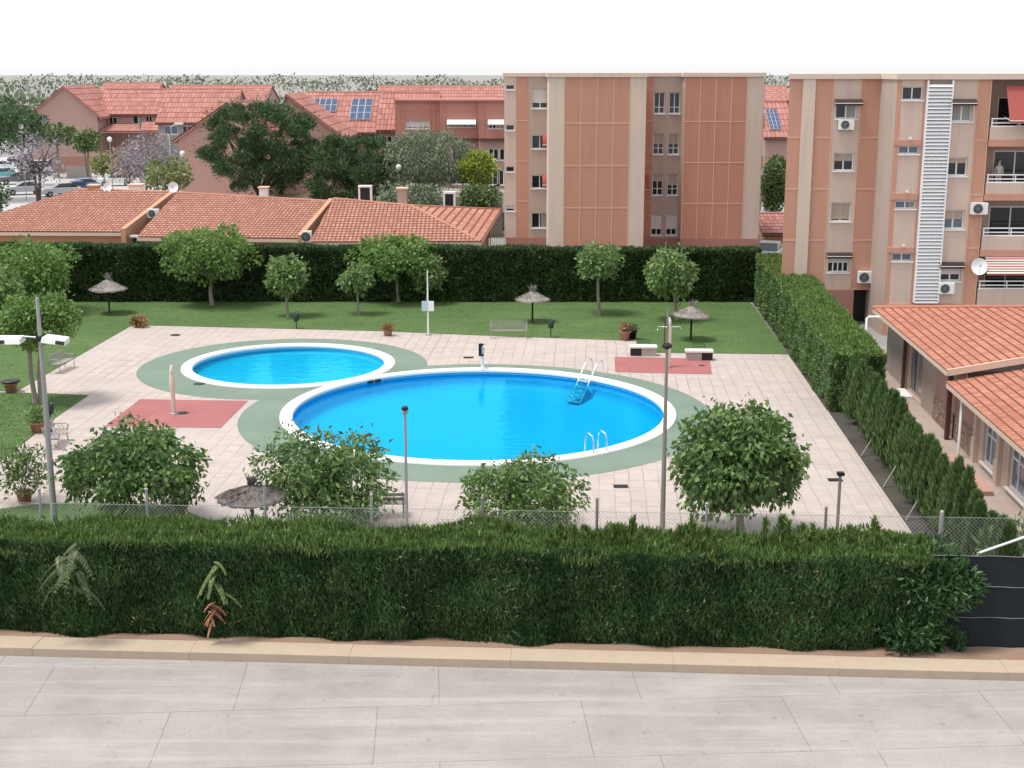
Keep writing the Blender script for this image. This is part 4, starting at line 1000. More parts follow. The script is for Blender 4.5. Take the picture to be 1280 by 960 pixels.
m=MB(); m.tube([P3(.02,.02,e0_+.07),P3(RT,RT,e0_+RT*PT+.07)],.09,8); m.build('hip_tiles',M['tile_near'],r1)
m=MB(); q=[P3(L1-.02,.05,e0_-.14),P3(L1-.02,RT,e0_+RT*PT-.14),P3(L1-.02,RT,e0_+RT*PT+.10),P3(L1-.02,.0,e0_+.10)]; 
m.raw(q+[v+ud*.1 for v in q],[(0,1,2,3),(7,6,5,4),(0,4,5,1),(1,5,6,2),(2,6,7,3),(3,7,4,0)]); m.build('verge_band',M['gutter'],r1)
def s_of(px):
    lo,hi=-2.0,L1+L2
    f=lambda s:PR(P3(s,.75,0))[0]-px
    for _ in range(50):
        mid=(lo+hi)/2
        if f(mid)<0: lo=mid
        else: hi=mid
    return lo
s_=[s_of(x) for x in (1131,1147,1152,1166.5,1192,1218,1226,1233,1247,1255,1264,1285)]
w0=P3(0,.75,0)
def wallpart(sa,sb,z0,z1,mat,holes=(),off=0.0,name='wall'):
    m=MB(); facade(m,w0+ud*sa+UP*z0-NRM*off,ud,sb-sa,z1-z0,[(h[0]-sa,h[1]-z0,h[2]-sa,h[3]-z0) for h in holes],.16); return m.build(name,M[mat],hb_)
wallpart(.4,s_[0],0,2.85,'conc')
wallpart(s_[0],s_[3],0,2.85,'beige_p',((s_[0]+.35,.06,s_[1]+.5,2.35),))
wallpart(s_[3],L1+.1,0,2.85,'pinkwall',((s_[3]+1.5,2.12,s_[3]+2.1,2.42),))
hs2=((s_[6]+.05,.22,s_[8]-.2,2.25),(s_[9]+.25,.22,s_[10]+1.7,2.25),(s_[10]+2.5,.22,s_[10]+4.5,2.25),(s_[10]+5.3,.22,s_[10]+7.3,2.25))
wallpart(L1+.1,s_[5],0,2.4,'pinkwall'); wallpart(s_[5],L1+L2-.3,0,2.4,'beige_p',hs2)
wallpart(s_[3]+.02,s_[4]-.1,0,1.0,'stone',(),.05,'stone_dado'); wallpart(s_[4]+.25,s_[5]-.03,0,1.0,'stone',(),.05,'stone_dado')
window(hb_,w0,ud,(s_[0]+.35,.06,s_[1]+.5,2.35),.16,.09,(.5,),0,'shut','glass_b','gutter',False,.5,name='door')
window(hb_,w0,ud,(s_[3]+1.5,2.12,s_[3]+2.1,2.42),.16,.05,(.5,),0,'shut','glass','white',False)
for h in hs2: window(hb_,w0,ud,h,.16,.09,(.34,.67),0,'shut','glass_b','white',True,0,.52)
m=MB(); m.obox(w0+ud*s_[4]-NRM*.22,ud,UP,-NRM,.2,2.62,.16); m.build_each('post',M['maroon'],hb_)
m=MB(); m.obox(w0+ud*(s_[0]+.12)-NRM*.08,ud,UP,-NRM,.2,2.75,.14); m.build_each('post',M['maroon'],hb_)
for k,sx in enumerate((s_[5],s_[8]-.05,s_[10]+1.9,s_[10]+4.8)):
    m=MB(); m.obox(w0+ud*sx-NRM*.004,ud,UP,-NRM,.32,2.36,.13); m.obox(w0+ud*(sx-.05)-NRM*.002,ud,UP,-NRM,.42,.9,.17); m.build('pillar',M['beige_p'],hb_)
# lighter panels beside the door
for (a,b) in ((s_[1]+.7,s_[3]-.1),):
    m=MB(); m.obox(w0+ud*a-NRM*.0,ud,UP,-NRM,(b-a),2.5,.03); m.build('wall_panel',M['beige_d'],hb_)
m=MB(); m.obox(w0+ud*.35,NRM,UP,-ud,8,2.75,.3); m.build('end_wall',M['conc'],hb_)
m=MB(); m.obox(P3(s_[0]-1.6,-.3,0),ud,-NRM,UP,1.7,1.0,.14); o=m.build('step',M['passage']); tag(o,'pale concrete step across the passage near the far door','step')
m=MB(); m.obox(P3(s_[5]-.2,.2,0),ud,-NRM,UP,4.6,.55,.16); m.build('doorstep',M['pinkwall'],hb_)
m=MB(); m.obox(P3(s_[0]+.4,.66,0),ud,-NRM,UP,1.6,.5,.12); m.build('doorstep',M['white'],hb_)
for k,(px,py,lab) in enumerate(((1079,470,'white bent-top lamp pole between the box-cut hedge and the pavilion end wall'),(1197,572,'white bent-top lamp pole beside the stone dado of the pavilion'))):
    p=G(px,py); t=thing('lamp_pole',lab,'lamp pole',p); m=MB(); h=2.75 if k==0 else 2.3
    m.tube([p,p+UP*h,p+UP*(h+.06)+NRM*.08,p+UP*(h+.06)+NRM*.55],.05,8); m.build('pole',M['white'],t)
    m=MB(); m.bbox(p.x+.45,p.x+.85,p.y-.12,p.y+.12,h-.02,h+.08,.02); m.build('lamp_head',M['light'],t)
# flue patch on the near roof
q=P3(L1-3.2,4.0,e0_+4.0*PT+.05); m=MB(); m.tube([q,q+UP*.3],.07,8); m.lathe([(.11,.3),(.11,.34),(.0,.4)],q,10); o=m.build('roof_vent',M['white_m']); tag(o,'small pale vent pipe on the salmon roof','vent pipe')
# ------------------------------------------------------------------ wire fence
FY=lambda x:34.45-.05*x
t=thing('wire_fence','chain-link fence with thin steel posts standing between the front hedge and the paving','fence',(0,34.45,0))
def fence_x(px): 
    x=0
    for _ in range(8): x=PY(px,650,FY(x)).x
    return x
xs=[fence_x(p) for p in (52,185,332,465,603,746,883,1032,1177)]
for px,x in zip((52,185,332,465,603,746,883,1032,1177),xs):
    hgt=PY(px,{52:612,185:612,332:606,465:619,603:623,746:624,883:630,1032:635,1177:640}[px],FY(x)).z
    m=MB(); m.tube([(x,FY(x),0),(x,FY(x),hgt)],.038 if px<1100 else .06,8); m.lathe([(.05,0),(.05,.03),(0,.06)],(x,FY(x),hgt),8); m.build('post',M['pole_br'] if px in(746,603,1032) else M['pole'],t)
x0,x1=-18.0,17.2; hh=2.66; V=[]
def wire(a,b,r=.0032):
    a=Vector(a);b=Vector(b);d=(b-a).normalized(); n=Vector((.05,1,0)).normalized(); s=d.cross(n).normalized()*r; n=n*r
    c=[s,-s*.5+n*.87,-s*.5-n*.87]
    for i in range(3): V.append(np.array([a+c[i],b+c[i],b+c[(i+1)%3],a+c[(i+1)%3]]))
p=.11; x=x0-hh
while x<x1:
    a0,b0=max(x,x0),min(x+hh,x1)
    if b0>a0:
        wire((a0,FY(a0),a0-x+.03),(b0,FY(b0),b0-x+.03)); wire((a0,FY(a0),hh-(a0-x)+.03),(b0,FY(b0),hh-(b0-x)+.03))
    x+=p
for z in (.06,1.35,hh): wire((x0,FY(x0),z),(x1,FY(x1),z),.006)
np_mesh('chain_link',np.concatenate(V),4,M['wire'],t)
# shade cloth screen at the right end
t=thing('shade_screen','dark shade-cloth screen at the lower right end of the front hedge','screen',(12.5,31.6,0))
m=MB(); n=26
pts=[]
for i in range(n+1):
    x=9.3+8.5*i/n; pts.append((x,31.75-.05*x+.35+.03*math.sin(i*1.9),0))
for a,b in zip(pts,pts[1:]):
    for k in range(3):
        za,zb=.08+.8*k,.08+.8*(k+1)
        m.face([(a[0],a[1]+.012*math.sin(k*2),za),(b[0],b[1]+.012*math.sin(k*2),za),(b[0],b[1]+.012*math.sin(k*2+2),zb),(a[0],a[1]+.012*math.sin(k*2+2),zb)])
m.build('cloth',M['net'],t)
for z in (.1,.88,1.68,2.47): 
    m=MB(); m.tube([(p_[0],p_[1]-.02,z) for p_ in pts],.007,4); m.build('tension_wire',M['cgrey'],t)
m=MB(); m.tube([(pts[0][0]+3.4,pts[0][1]-.1,0),(pts[0][0]+4.6,pts[0][1]-.05,1.2)],.022,6); m.build('stay_rod',M['pole_br'],t)
a=PY(1222,692,32.2);b=PY(1282,671,32.6); m=MB(); m.tube([a,b,b+(b-a)*.6],.035,7); o=m.build('brace_tube',M['white']); tag(o,'white tube leaning over the dark screen at the right end','tube')
m=MB(); m.tube([(pts[8][0],32.0,0),(b.x+.2,b.y,b.z+.05)],.04,6); o=m.build('brace_post',M['pole']); tag(o,'grey post holding up the white tube at the right end','post')
# ------------------------------------------------------------------ masts
def mast(name,label,bpx,top,r0,r1,mat,grp=None):
    b=G(*bpx); tp=PY(*top,b.y); t=thing(name,label,'mast',b,0,grp)
    m=MB(); m.tube([b,Vector((b.x,b.y,tp.z*.55)),Vector((b.x,b.y,tp.z))],[r0,(r0+r1)/2,r1],10); m.build('pole',M[mat],t)
    m=MB(); m.bbox(b.x-.16,b.x+.16,b.y-.16,b.y+.16,0,.03,.008); m.build('base_plate',M['steel'],t); return t,b,tp
t,b,tp=mast('floodlight_mast','tall grey mast with two wide floodlights at the left edge',(69.5,668),(47,372),.105,.05,'pole')
zf=PY(50,424,b.y).z
for side_,(xa,xb),tilt in ((-1,(-4,30),.0),(1,(56,86),-.14)):
    xa=PY(xa,427,b.y).x;xb=PY(xb,427,b.y).x; cx=(xa+xb)/2; ww=(xb-xa)/2
    m=MB(); R=Matrix.Rotation(tilt*side_*side_,3,'Y') if tilt else Matrix.Identity(3)
    q=[(-ww,-.30,-.09),(ww,-.30,-.09),(ww,.22,-.06),(-ww,.22,-.06),(-ww*.97,-.26,.06),(ww*.97,-.26,.06),(ww*.9,.2,.09),(-ww*.9,.2,.09)]
    R=Matrix.Rotation(-tilt if side_>0 else 0,3,'Y')
    q=[R@Vector(v)+Vector((cx,b.y-.05,zf)) for v in q]
    m.raw(q,[(0,3,2,1),(4,5,6,7),(0,1,5,4),(1,2,6,5),(2,3,7,6),(3,0,4,7)]); fl=m.build('floodlight',M['white'],t)
    m=MB(); sgn=-1 if side_<0 else 1
    g0=(-ww*.95,-ww*.15) if side_<0 else (ww*.2,ww*.94)
    q=[(g0[0],-.306,-.075),(g0[1],-.306,-.075),(g0[1],-.275,.03),(g0[0],-.275,.03)]
    q=[R@Vector(v)+Vector((cx,b.y-.055,zf)) for v in q]; m.face(q); m.face([v+Vector((0,.01,0)) for v in q][::-1]); m.build('lens',M['iron'],fl)
    m=MB(); m.tube([(b.x,b.y,zf+.04),((cx-side_*ww*.6),b.y,zf+.09)],.035,6); m.build('arm',M['steel'],t)
m=MB(); m.lathe([(.13,-.08),(.13,.08)],(b.x,b.y,zf+.03),10); m.build('clamp',M['black'],t)
t,b,tp=mast('lamp_mast','tall slim grey mast with a rusty clamp, before the right shower mat',(827.3,684),(838.5,386),.085,.03,'pole_br')
zc=PY(838,432,b.y).z; m=MB(); m.lathe([(.06,-.1),(.15,-.04),(.15,.02),(.07,.08)],(b.x,b.y,zc),10); m.build('clamp',M['wood_d'],t)
m=MB(); m.tube([(b.x-.09,b.y-.02,zc),(b.x-.07,b.y-.02,zc+.75)],.02,6); m.build('cable_tube',M['maroon'],t)
t,b,tp=mast('lamp_mast','thin grey lamp post in front of the middle of the large pool',(509,672),(509,517),.05,.042,'pole')
m=MB(); m.lathe([(.05,0),(.1,.02),(.1,.08),(.05,.10)],(b.x,b.y,tp.z),10); m.build('lamp_collar',M['cgrey'],t); m=MB(); m.lathe([(.05,.1),(.11,.13),(.09,.22),(0,.24)],(b.x,b.y,tp.z),10); m.build('lamp_cap',M['black'],t)
t,b,tp=mast('lamp_mast','short dark lamp post rising behind the hedge near the right end',(1045.5,680),(1047,594),.05,.045,'pole_br')
m=MB(); m.bbox(b.x-.1,b.x+.12,b.y-.1,b.y+.1,tp.z-.01,tp.z+.1,.02); m.build('lamp_cap',M['black'],t)
t,b,tp=mast('sign_pole','slim pale pole with a two-tone sign panel on the far lawn','x' and (535.3,418.5),(534,338),.055,.03,'white')
a=PY(527.3,388.5,b.y);c_=PY(542.5,376,b.y); m=MB(); m.bbox(a.x,(a.x+c_.x)/2,b.y-.12,b.y-.07,a.z,c_.z,.01); m.build('sign_panel',M['bluepanel'],t); m=MB(); m.bbox((a.x+c_.x)/2+.006,c_.x,b.y-.12,b.y-.07,a.z,c_.z,.01); m.build('sign_panel',M['white'],t)
m=MB(); m.tube([G(1021,372),G(1021,372)+UP*3.3],.04,6); o=m.build('thin_pole',M['pole']); tag(o,'bare thin pole behind the box-cut hedge before the right block','pole')
# ------------------------------------------------------------------ parasols
def parasol(label,bp_,rim_y,tip_y,halfw,mat,tilt=0,Y=None):
    b=G(*bp_); zr=PY(bp_[0],rim_y,b.y).z; zt=PY(bp_[0],tip_y,b.y).z; r=halfw*b.y/FPX
    t=thing('thatched_parasol',label,'parasol',b,0,'thatched parasols')
    m=MB(); m.tube([b,Vector((b.x,b.y,zt-.1))],.055,8); m.build('pole',M['wood_d'],t)
    m=MB(); n=40; vs=[];fs=[]; prof=[(0.03,zt),(.25,zt-(zt-zr)*.22),(.6,zt-(zt-zr)*.6),(.97,zr+.03),(1.0,zr-.05),(.93,zr-.03),(.3,zt-(zt-zr)*.45)]
    rs=[1+rnd.uniform(-.03,.03) for _ in range(n)]
    for k,(a,z) in enumerate(prof):
        for i in range(n):
            th=2*PI*i/n; rr=a*r*(rs[i] if k in(3,4,5) else 1); vs.append((b.x+rr*math.cos(th),b.y+rr*math.sin(th),z+(rnd.uniform(-.04,.03) if k==4 else 0)+tilt*rr*math.cos(th)))
    for k in range(len(prof)-1):
        for i in range(n): fs.append((k*n+i,k*n+(i+1)%n,(k+1)*n+(i+1)%n,(k+1)*n+i))
    m.raw(vs,[f[::-1] for f in fs]); cn=m.build('canopy',M[mat],t)
    rg=np.random.default_rng(int(bp_[0])); N_=1100; th=rg.uniform(0,2*PI,N_); a=rg.random(N_)**.5*.93; ra=a*r
    zz=zt+(zr-zt)*np.clip(a*1.03,0,1)+.015+tilt*ra*np.cos(th); P=np.stack([b.x+ra*np.cos(th),b.y+ra*np.sin(th),zz],1)
    sl=(zr-zt)/r; D=unit(np.stack([np.cos(th),np.sin(th),np.full(N_,sl+.05)],1)+rg.normal(size=(N_,3))*.05)
    np_mesh('straw_layer',leaf_quads(rg,P,D,rg.uniform(.10,.24,N_),rg.uniform(.02,.05,N_),.02),4,M[mat],cn)
    N_=34; P=np.tile(np.array([b.x,b.y,zt-.08]),(N_,1)); D=unit(rg.normal(size=(N_,3))*.45+np.array([.15,0,1.0])); np_mesh('tuft',leaf_quads(rg,P,D,rg.uniform(.3,.55,N_),rg.uniform(.05,.09,N_)),4,M[mat],t)
    return t
parasol('straw parasol at the far left of the lawn by the dark hedge',(137,392),361,349,23,'straw')
parasol('straw parasol in the middle of the far lawn with a tufted tip',(665.5,402.5),374,363,21.5,'straw')
parasol('straw parasol on the lawn above the right shower mat',(863.5,425),394,382,23,'straw',-.05)
b=G(321,672)
t=parasol('dark grey thatched parasol behind the front hedge, seen from above',(317,677),621,606,44.5,'straw_d')
# ------------------------------------------------------------------ benches
def bench(label,p,rz,L=1.6,mesh=False):
    t=thing('park_bench',label,'bench',(0,0,0),0,'iron benches around the pool')
    m=MB()
    for k in range(4): m.bbox(-L/2,L/2,-.22+k*.115,-.13+k*.115,.42,.45,.006) if not mesh else m.tube([(-L/2,-.2+k*.13,.44),(L/2,-.2+k*.13,.44)],.012,5)
    m.build('seat',M['benchwood'],t)
    m=MB()
    if mesh:
        for k in range(30): x=-L/2+k*L/29; m.tube([(x,.25,.47),(x,.36,.88)],.006,4)
        for k in range(7): m.tube([(-L/2,.26+.017*k,.5+.063*k),(L/2,.26+.017*k,.5+.063*k)],.006,4)
    for k in range(0 if mesh else 2): m.obox((-L/2,.26+.05*k,.58+.16*k),(1,0,0),(0,.22,.97),(0,-.97,.22),L,.10,.028)
    m.build('backrest',M['benchwood'],t)
    m=MB()
    for k in range(9): x=-L/2+.1+k*(L-.2)/8; m.tube([(x-.06,.285,.62),(x,.30,.68),(x+.06,.31,.73),(x,.32,.78)],.012,4)
    m.build('back_scroll',M['cgrey'],t)
    for x in (-L/2+.06,L/2-.06):
        m=MB(); m.tube([(x,-.24,0),(x,-.20,.2),(x,-.22,.40),(x,.22,.42),(x,.30,.6),(x,.37,.9)],.022,6); m.tube([(x,.30,0),(x,.22,.2),(x,.2,.41)],.022,6)
        m.tube([(x,-.24,.42),(x,-.27,.6),(x,-.18,.66),(x,.1,.66),(x,.31,.64)],.022,6); m.tube([(x,-.12,.44),(x,-.05,.6),(x,.08,.5),(x,.12,.62)],.014,5); m.build('side_frame',M['cgrey'],t)
    t.location=p; t.rotation_euler=(0,0,rz); return t
a_=math.atan2(DIR.y,DIR.x)
pd=G(95,455)-G(62,470); yaw=math.atan2(pd.y,pd.x)
bench('weathered iron-sided bench on the paving edge left of the paddling pool',G(79,463),yaw-0.0+0.0)
bench('bench on the left paving edge right beside the floodlight mast',G(72,556),math.atan2((G(85,537)-G(60,566)).y,(G(85,537)-G(60,566)).x))
bench('bench with its back to the far lawn near the middle parasol',G(636,423),0.0,2.0,True)
bench('bench between two mulberries behind the front hedge, near the thin lamp post',G(470,644),PI+.02,1.9)
# white topped low seats with dark fronts
def slab_seat(label,px,py,rz):
    t=thing('slab_seat',label,'low seat',(0,0,0),0,'white-topped slab seats')
    m=MB(); m.bbox(-.68,.68,-.28,.28,.40,.50,.012); m.build('top',M['white'],t)
    m=MB(); m.box(-.64,.64,-.2,.24,.0,.40); m.build('base',M['conc'],t)
    m=MB(); m.box(-.655,-.1,-.215,-.195,.02,.385) if rz==0 else m.box(.12,.655,-.215,-.195,.02,.385); m.build('dark_panel',M['black'],t)
    m=MB(); m.tube([(-.3,.3,.4),(-.28,.34,.72),(.3,.34,.72),(.32,.3,.4)],.02,6); m.tube([(-.29,.34,.6),(.3,.34,.6)],.015,5); m.build('back_rail',M['iron'],t)
    t.location=G(px,py); t.rotation_euler=(0,0,-.03); return t
slab_seat('white-topped slab seat with its dark panel on the left, by the flower pots',804,444,0)
slab_seat('white-topped slab seat with its dark panel on the right, below the right parasol',873.5,449.5,1)
# ------------------------------------------------------------------ pots, bins
def pot(name,label,px,py,r,h,mat,plant,seed,ph=.8,pr=.4,leafmat='shrub',n=260,leaf=.18,grp='potted plants around the pool'):
    p=G(px,py); t=thing(name,label,'plant pot',p,0,grp)
    m=MB(); m.lathe([(0,.0),(r*.72,0),(r*.95,h*.85),(r*1.08,h*.86),(r*1.08,h),(r*.94,h),(r*.9,h*.9),(0,h*.9)],p,20,); m.f=[f[::-1] for f in m.f]; m.build('pot',M[mat],t)
    m=MB(); m.disc((p.x,p.y,h*.92),r*.9,18); m.build('potting_soil',M['soil'],t)
    if plant:
        rg=np.random.default_rng(seed); P=np.tile(np.array([p.x,p.y,h*.9]),(n,1))+rg.normal(size=(n,3))*np.array([pr*.42,pr*.42,0])+np.array([0,0,1])*(rg.random((n,1))**.8)*ph*.8
        D=unit(rg.normal(size=(n,3))*.8+np.array([0,0,.6])); np_mesh('foliage',leaf_quads(rg,P,D,leaf*rg.uniform(.6,1.5,n),leaf*.4*rg.uniform(.6,1.2,n)),4,M[leafmat],t)
        m=MB(); 
        for k in range(4): a=k*1.7+seed; m.tube([p+UP*h*.9,p+Vector((math.cos(a)*pr*.4,math.sin(a)*pr*.4,h+ph*.6))],.014,5)
        m.build('stem',M['bark_d'],t)
    return t
pot('flower_pot','terracotta pot with a leafy plant on the left lawn beside the bin',47.5,540,.30,.42,'terra',1,1,.75,.5,'leaf_young',420,.17)
pot('flower_pot','terracotta pot with a tall bushy small tree, left of the floodlight mast',31,628,.27,.40,'terra',1,2,1.75,1.15,'shrub',900,.20)
pot('flower_pot','terracotta pot with a spindly plant by the left mulberry',225.5,645,.27,.42,'terra',1,3,.95,.75,'shrub',420,.20)
pot('flower_pot','low pot of rusty orange flowers at the far edge of the paving',485,419.5,.26,.3,'terra',1,4,.4,.45,'flower',320,.14)
pot('flower_pot','pale terracotta pot with reddish plant beside the black tub',781,425,.30,.48,'terra',1,5,.55,.35,'flower',240,.15)
pot('plant_tub','black tub of dark leaves touching the pale terracotta pot',790,423.5,.27,.5,'black',1,6,.35,.4,'shrub',240,.14)
pot('flower_pot','terracotta pot with a wide dark rim and no plant, on the left paving corner',14,490,.30,.42,'terra',0,7)
m=MB(); p=G(14,490); m.lathe([(.2,.40),(.42,.46),(.42,.52),(.30,.54),(0,.5)],p,18); o=m.build('black_bowl',M['black']); tag(o,'black bowl set on the empty terracotta pot at the left','bowl')
p=G(174,409); tree('flower_bush','small rusty flowering bush at the far left corner of the paving','bush',None,(p.x,p.y),(p.x,p.y,.3,.5,.4,.32),M['flower'],n=520,leaf=.15,lumps=10,lr=.5,trunk=.03,seed=71)
def bin_(label,px,py,h=1.0):
    p=G(px,py); t=thing('litter_bin',label,'litter bin',p,0,'litter bins on posts'); m=MB(); m.tube([p,p+UP*h],.03,6); m.build('post',M['iron'],t)
    m=MB(); m.lathe([(.13,h-.42),(.19,h),(.17,h),(.12,h-.38),(0,h-.38)],p,16); m.f=[f[::-1] for f in m.f]; m.build('basket',pm('dark_green_bin',(.015,.028,.02),.5,.2,3),t)
bin_('dark litter bin on a post at the paving edge below the middle parasol',688.5,421.5,.92)
bin_('dark litter bin on a post at the far paving edge behind the paddling pool',370.5,411,.85)
bin_('dark litter bin on a post beside the floodlight mast',64.5,543,1.25)
# ------------------------------------------------------------------ showers, ladders, hoist
p=G(217.5,517); t=thing('shower_column','pale shower column standing on the left red mat','shower',p); m=MB(); m.lathe([(.085,0),(.09,.9),(.12,1.05),(.12,1.5),(.11,1.55),(.09,1.85),(.05,2.05),(0,2.08)],p,16); m.build('column',M['beige'],t); m=MB(); m.lathe([(.18,0),(.18,.05),(.13,.06)],p,16); m.build('foot',M['steel'],t)
m=MB(); m.tube([p+UP*1.7,p+Vector((0,-.22,1.85)),p+Vector((0,-.3,1.78))],.03,6); m.build('shower_arm',M['inox'],t)
p=G(835,459); t=thing('shower_column','cream shower column with a crossbar of two heads on the right red mat','shower',p); m=MB(); m.bbox(p.x-.12,p.x+.12,p.y-.1,p.y+.1,0,2.0,.03); m.build('column',M['beige'],t)
m=MB(); m.tube([p+Vector((-.56,0,1.84)),p+Vector((-.55,0,1.98)),p+Vector((.55,0,1.98)),p+Vector((.56,0,1.84))],.025,6); m.build('crossbar',M['inox'],t); m=MB(); m.lathe([(.05,2.0),(.11,2.1),(.10,2.3),(.03,2.45)],p,10); m.build('cap',M['white'],t)
for dx,dy in ((.45,-.05),):
    m=MB(); q=G(877,457); m.disc((q.x,q.y,.014),.16,16); o=m.build('floor_drain',M['black']); tag(o,'dark round drain on the right red mat','drain')
def ringp(ang,r,z): a=math.radians(ang); return Vector((BC[0]+r*math.cos(a),BC[1]+r*math.sin(a),z))
def pool_ladder(label,ang,w,deep,name):
    a=math.radians(ang); d=Vector((math.cos(a),math.sin(a),0)); tt=Vector((-d.y,d.x,0)); c0=Vector((BC[0],BC[1],0)); t=thing(name,label,'pool ladder',c0+d*(BR+.3),0,'pool ladders')
    for s in (-1,1):
        m=MB(); q=lambda rr,z:c0+d*rr+tt*(s*w/2)+UP*z
        if deep: m.tube([q(BR+.75,.0),q(BR+.75,.55),q(BR+.68,.78),q(BR+.5,.86),q(BR+.2,.66),q(BR-.45,-.2),q(BR-1.05,-.95)],.028,8)
        else: m.tube([q(BR+.42,.05),q(BR+.42,.5),q(BR+.34,.72),q(BR+.1,.80),q(BR-.06,.7),q(BR-.1,.4),q(BR-.1,-.9)],.026,8)
        m.build('rail',M['inox'],t)
    n=6 if deep else 3
    for k in range(n):
        m=MB()
        if deep: 
            f=(k+.3)/n; rr=BR-.12-1.0*f; z=-.02-.95*f; m.obox(c0+d*rr-tt*(w/2)+UP*z,tt,-d,UP,w,.24,.035)
        else: m.obox(c0+d*(BR-.06)-tt*(w/2)+UP*(-.3-.26*k),tt,-d,UP,w,.08,.03)
        m.build('tread',M['inox'],t)
    return t
def ang_of(px,py): q=G(px,py); return math.degrees(math.atan2(q.y-BC[1],q.x-BC[0]))
pool_ladder('wide stair ladder with sloping handrails and white treads on the large pool far rim',ang_of(738,473),.62,True,'pool_ladder')
pool_ladder('pair of short curved grab rails on the near right rim of the large pool',ang_of(756,570),.62,False,'pool_ladder')
p=G(603.5,461,.07); t=thing('pool_hoist','white pool hoist with a black seat on the far rim of the large pool','pool hoist',p)
m=MB(); m.lathe([(.2,0),(.2,.04),(.09,.08),(.06,.2),(.06,.62)],p,14); m.build('base',M['white'],t); m=MB(); m.tube([p+UP*.5,p+UP*1.05,p+Vector((.05,-.1,1.12))],.045,8); m.build('arm',M['white'],t)
m=MB(); m.bbox(p.x-.2,p.x+.06,p.y-.22,p.y+.1,.72,.80,.03); m.bbox(p.x-.2,p.x+.06,p.y+.06,p.y+.14,.74,1.28,.03); m.build('seat',M['black'],t)
for px,py,r,lab in ((585.5,447,0,'dark rectangular drain grate in the paving behind the pool hoist'),(776,608,0,'dark rectangular drain grate between the large pool and the front hedge'),(219,419,1,'round dark manhole cover on the far left paving'),(227.5,516.5,1,'round dark drain on the left red mat'),(249,480,1,'small dark drain lid on the green surround of the paddling pool'),(1044,600,0,'small dark drain grate on the right paving')):
    q=G(px,py); m=MB()
    if r: m.lathe([(0,.02),(.26,.02),(.27,.0)],q,20); m.f=[f[::-1] for f in m.f]
    else: m.bbox(q.x-.25,q.x+.25,q.y-.17,q.y+.17,-.01,.018,.004)
    for k in range(4):
        if not r: m.box(q.x-.22,q.x+.22,q.y-.13+k*.075,q.y-.10+k*.075,.018,.024)
    o=m.build('drain_cover',M['iron']); tag(o,lab,'drain cover')
# ------------------------------------------------------------------ person at the balcony door
def person(p,h):
    me=bpy.data.meshes.new('person'); bm=bmesh.new(); k=h/1.7
    J=[(0,0,.95,.13),(0,0,1.2,.14),(0,0,1.38,.13),(0,0,1.47,.055),(0,0,1.53,.075),(0,-.01,1.63,.09),(0,0,1.7,.06),
       (.17,0,1.38,.06),(.23,.0,1.13,.045),(.17,-.15,.98,.035),(.12,-.23,1.0,.03),(-.17,0,1.38,.06),(-.23,.0,1.13,.045),(-.2,-.05,.9,.035),(-.2,-.06,.82,.03),
       (.09,0,.85,.095),(.1,-.01,.48,.065),(.1,.01,.08,.045),(.1,-.12,.03,.035),(-.09,0,.85,.095),(-.1,-.01,.48,.065),(-.1,.01,.08,.045),(-.1,-.12,.03,.035)]
    E=[(0,1),(1,2),(2,3),(3,4),(4,5),(5,6),(2,7),(7,8),(8,9),(9,10),(2,11),(11,12),(12,13),(13,14),(0,15),(15,16),(16,17),(17,18),(0,19),(19,20),(20,21),(21,22)]
    ly=bm.verts.layers.skin.verify()
    vs=[bm.verts.new((a*k,b*k,c*k)) for a,b,c,r in J]
    for a,b in E: bm.edges.new((vs[a],vs[b]))
    for v,(a,b,c,r) in zip(vs,J): v[ly].radius=(r*k,r*k)
    vs[0][ly].use_root=True
    bm.to_mesh(me); bm.free(); o=link('person',me); o.modifiers.new('skin','SKIN'); s=o.modifiers.new('sub','SUBSURF'); s.levels=2; s.render_levels=2
    me.materials.append(M['cloth_p']); o.location=p
    tag(o,'person in a pale top standing at an open balcony door of the right block','person')
    m=MB(); m.lathe([(0,1.735),(.07,1.72),(.105,1.66),(.10,1.6),(.085,1.56)],(p[0],p[1]+.02,p[2]),12); m.build('hair',M['hair'],o)
    hd=MB(); hd.lathe([(.0,1.55),(.06,1.54),(.082,1.6),(.08,1.66),(.0,1.7)],(p[0],p[1]-.035,p[2]),12); hd.build('face',M['skin'],o)
q=PY(1243,283,Y2+1.0); person((q.x,Y2+1.0,par[1][0]+.0),1.62)
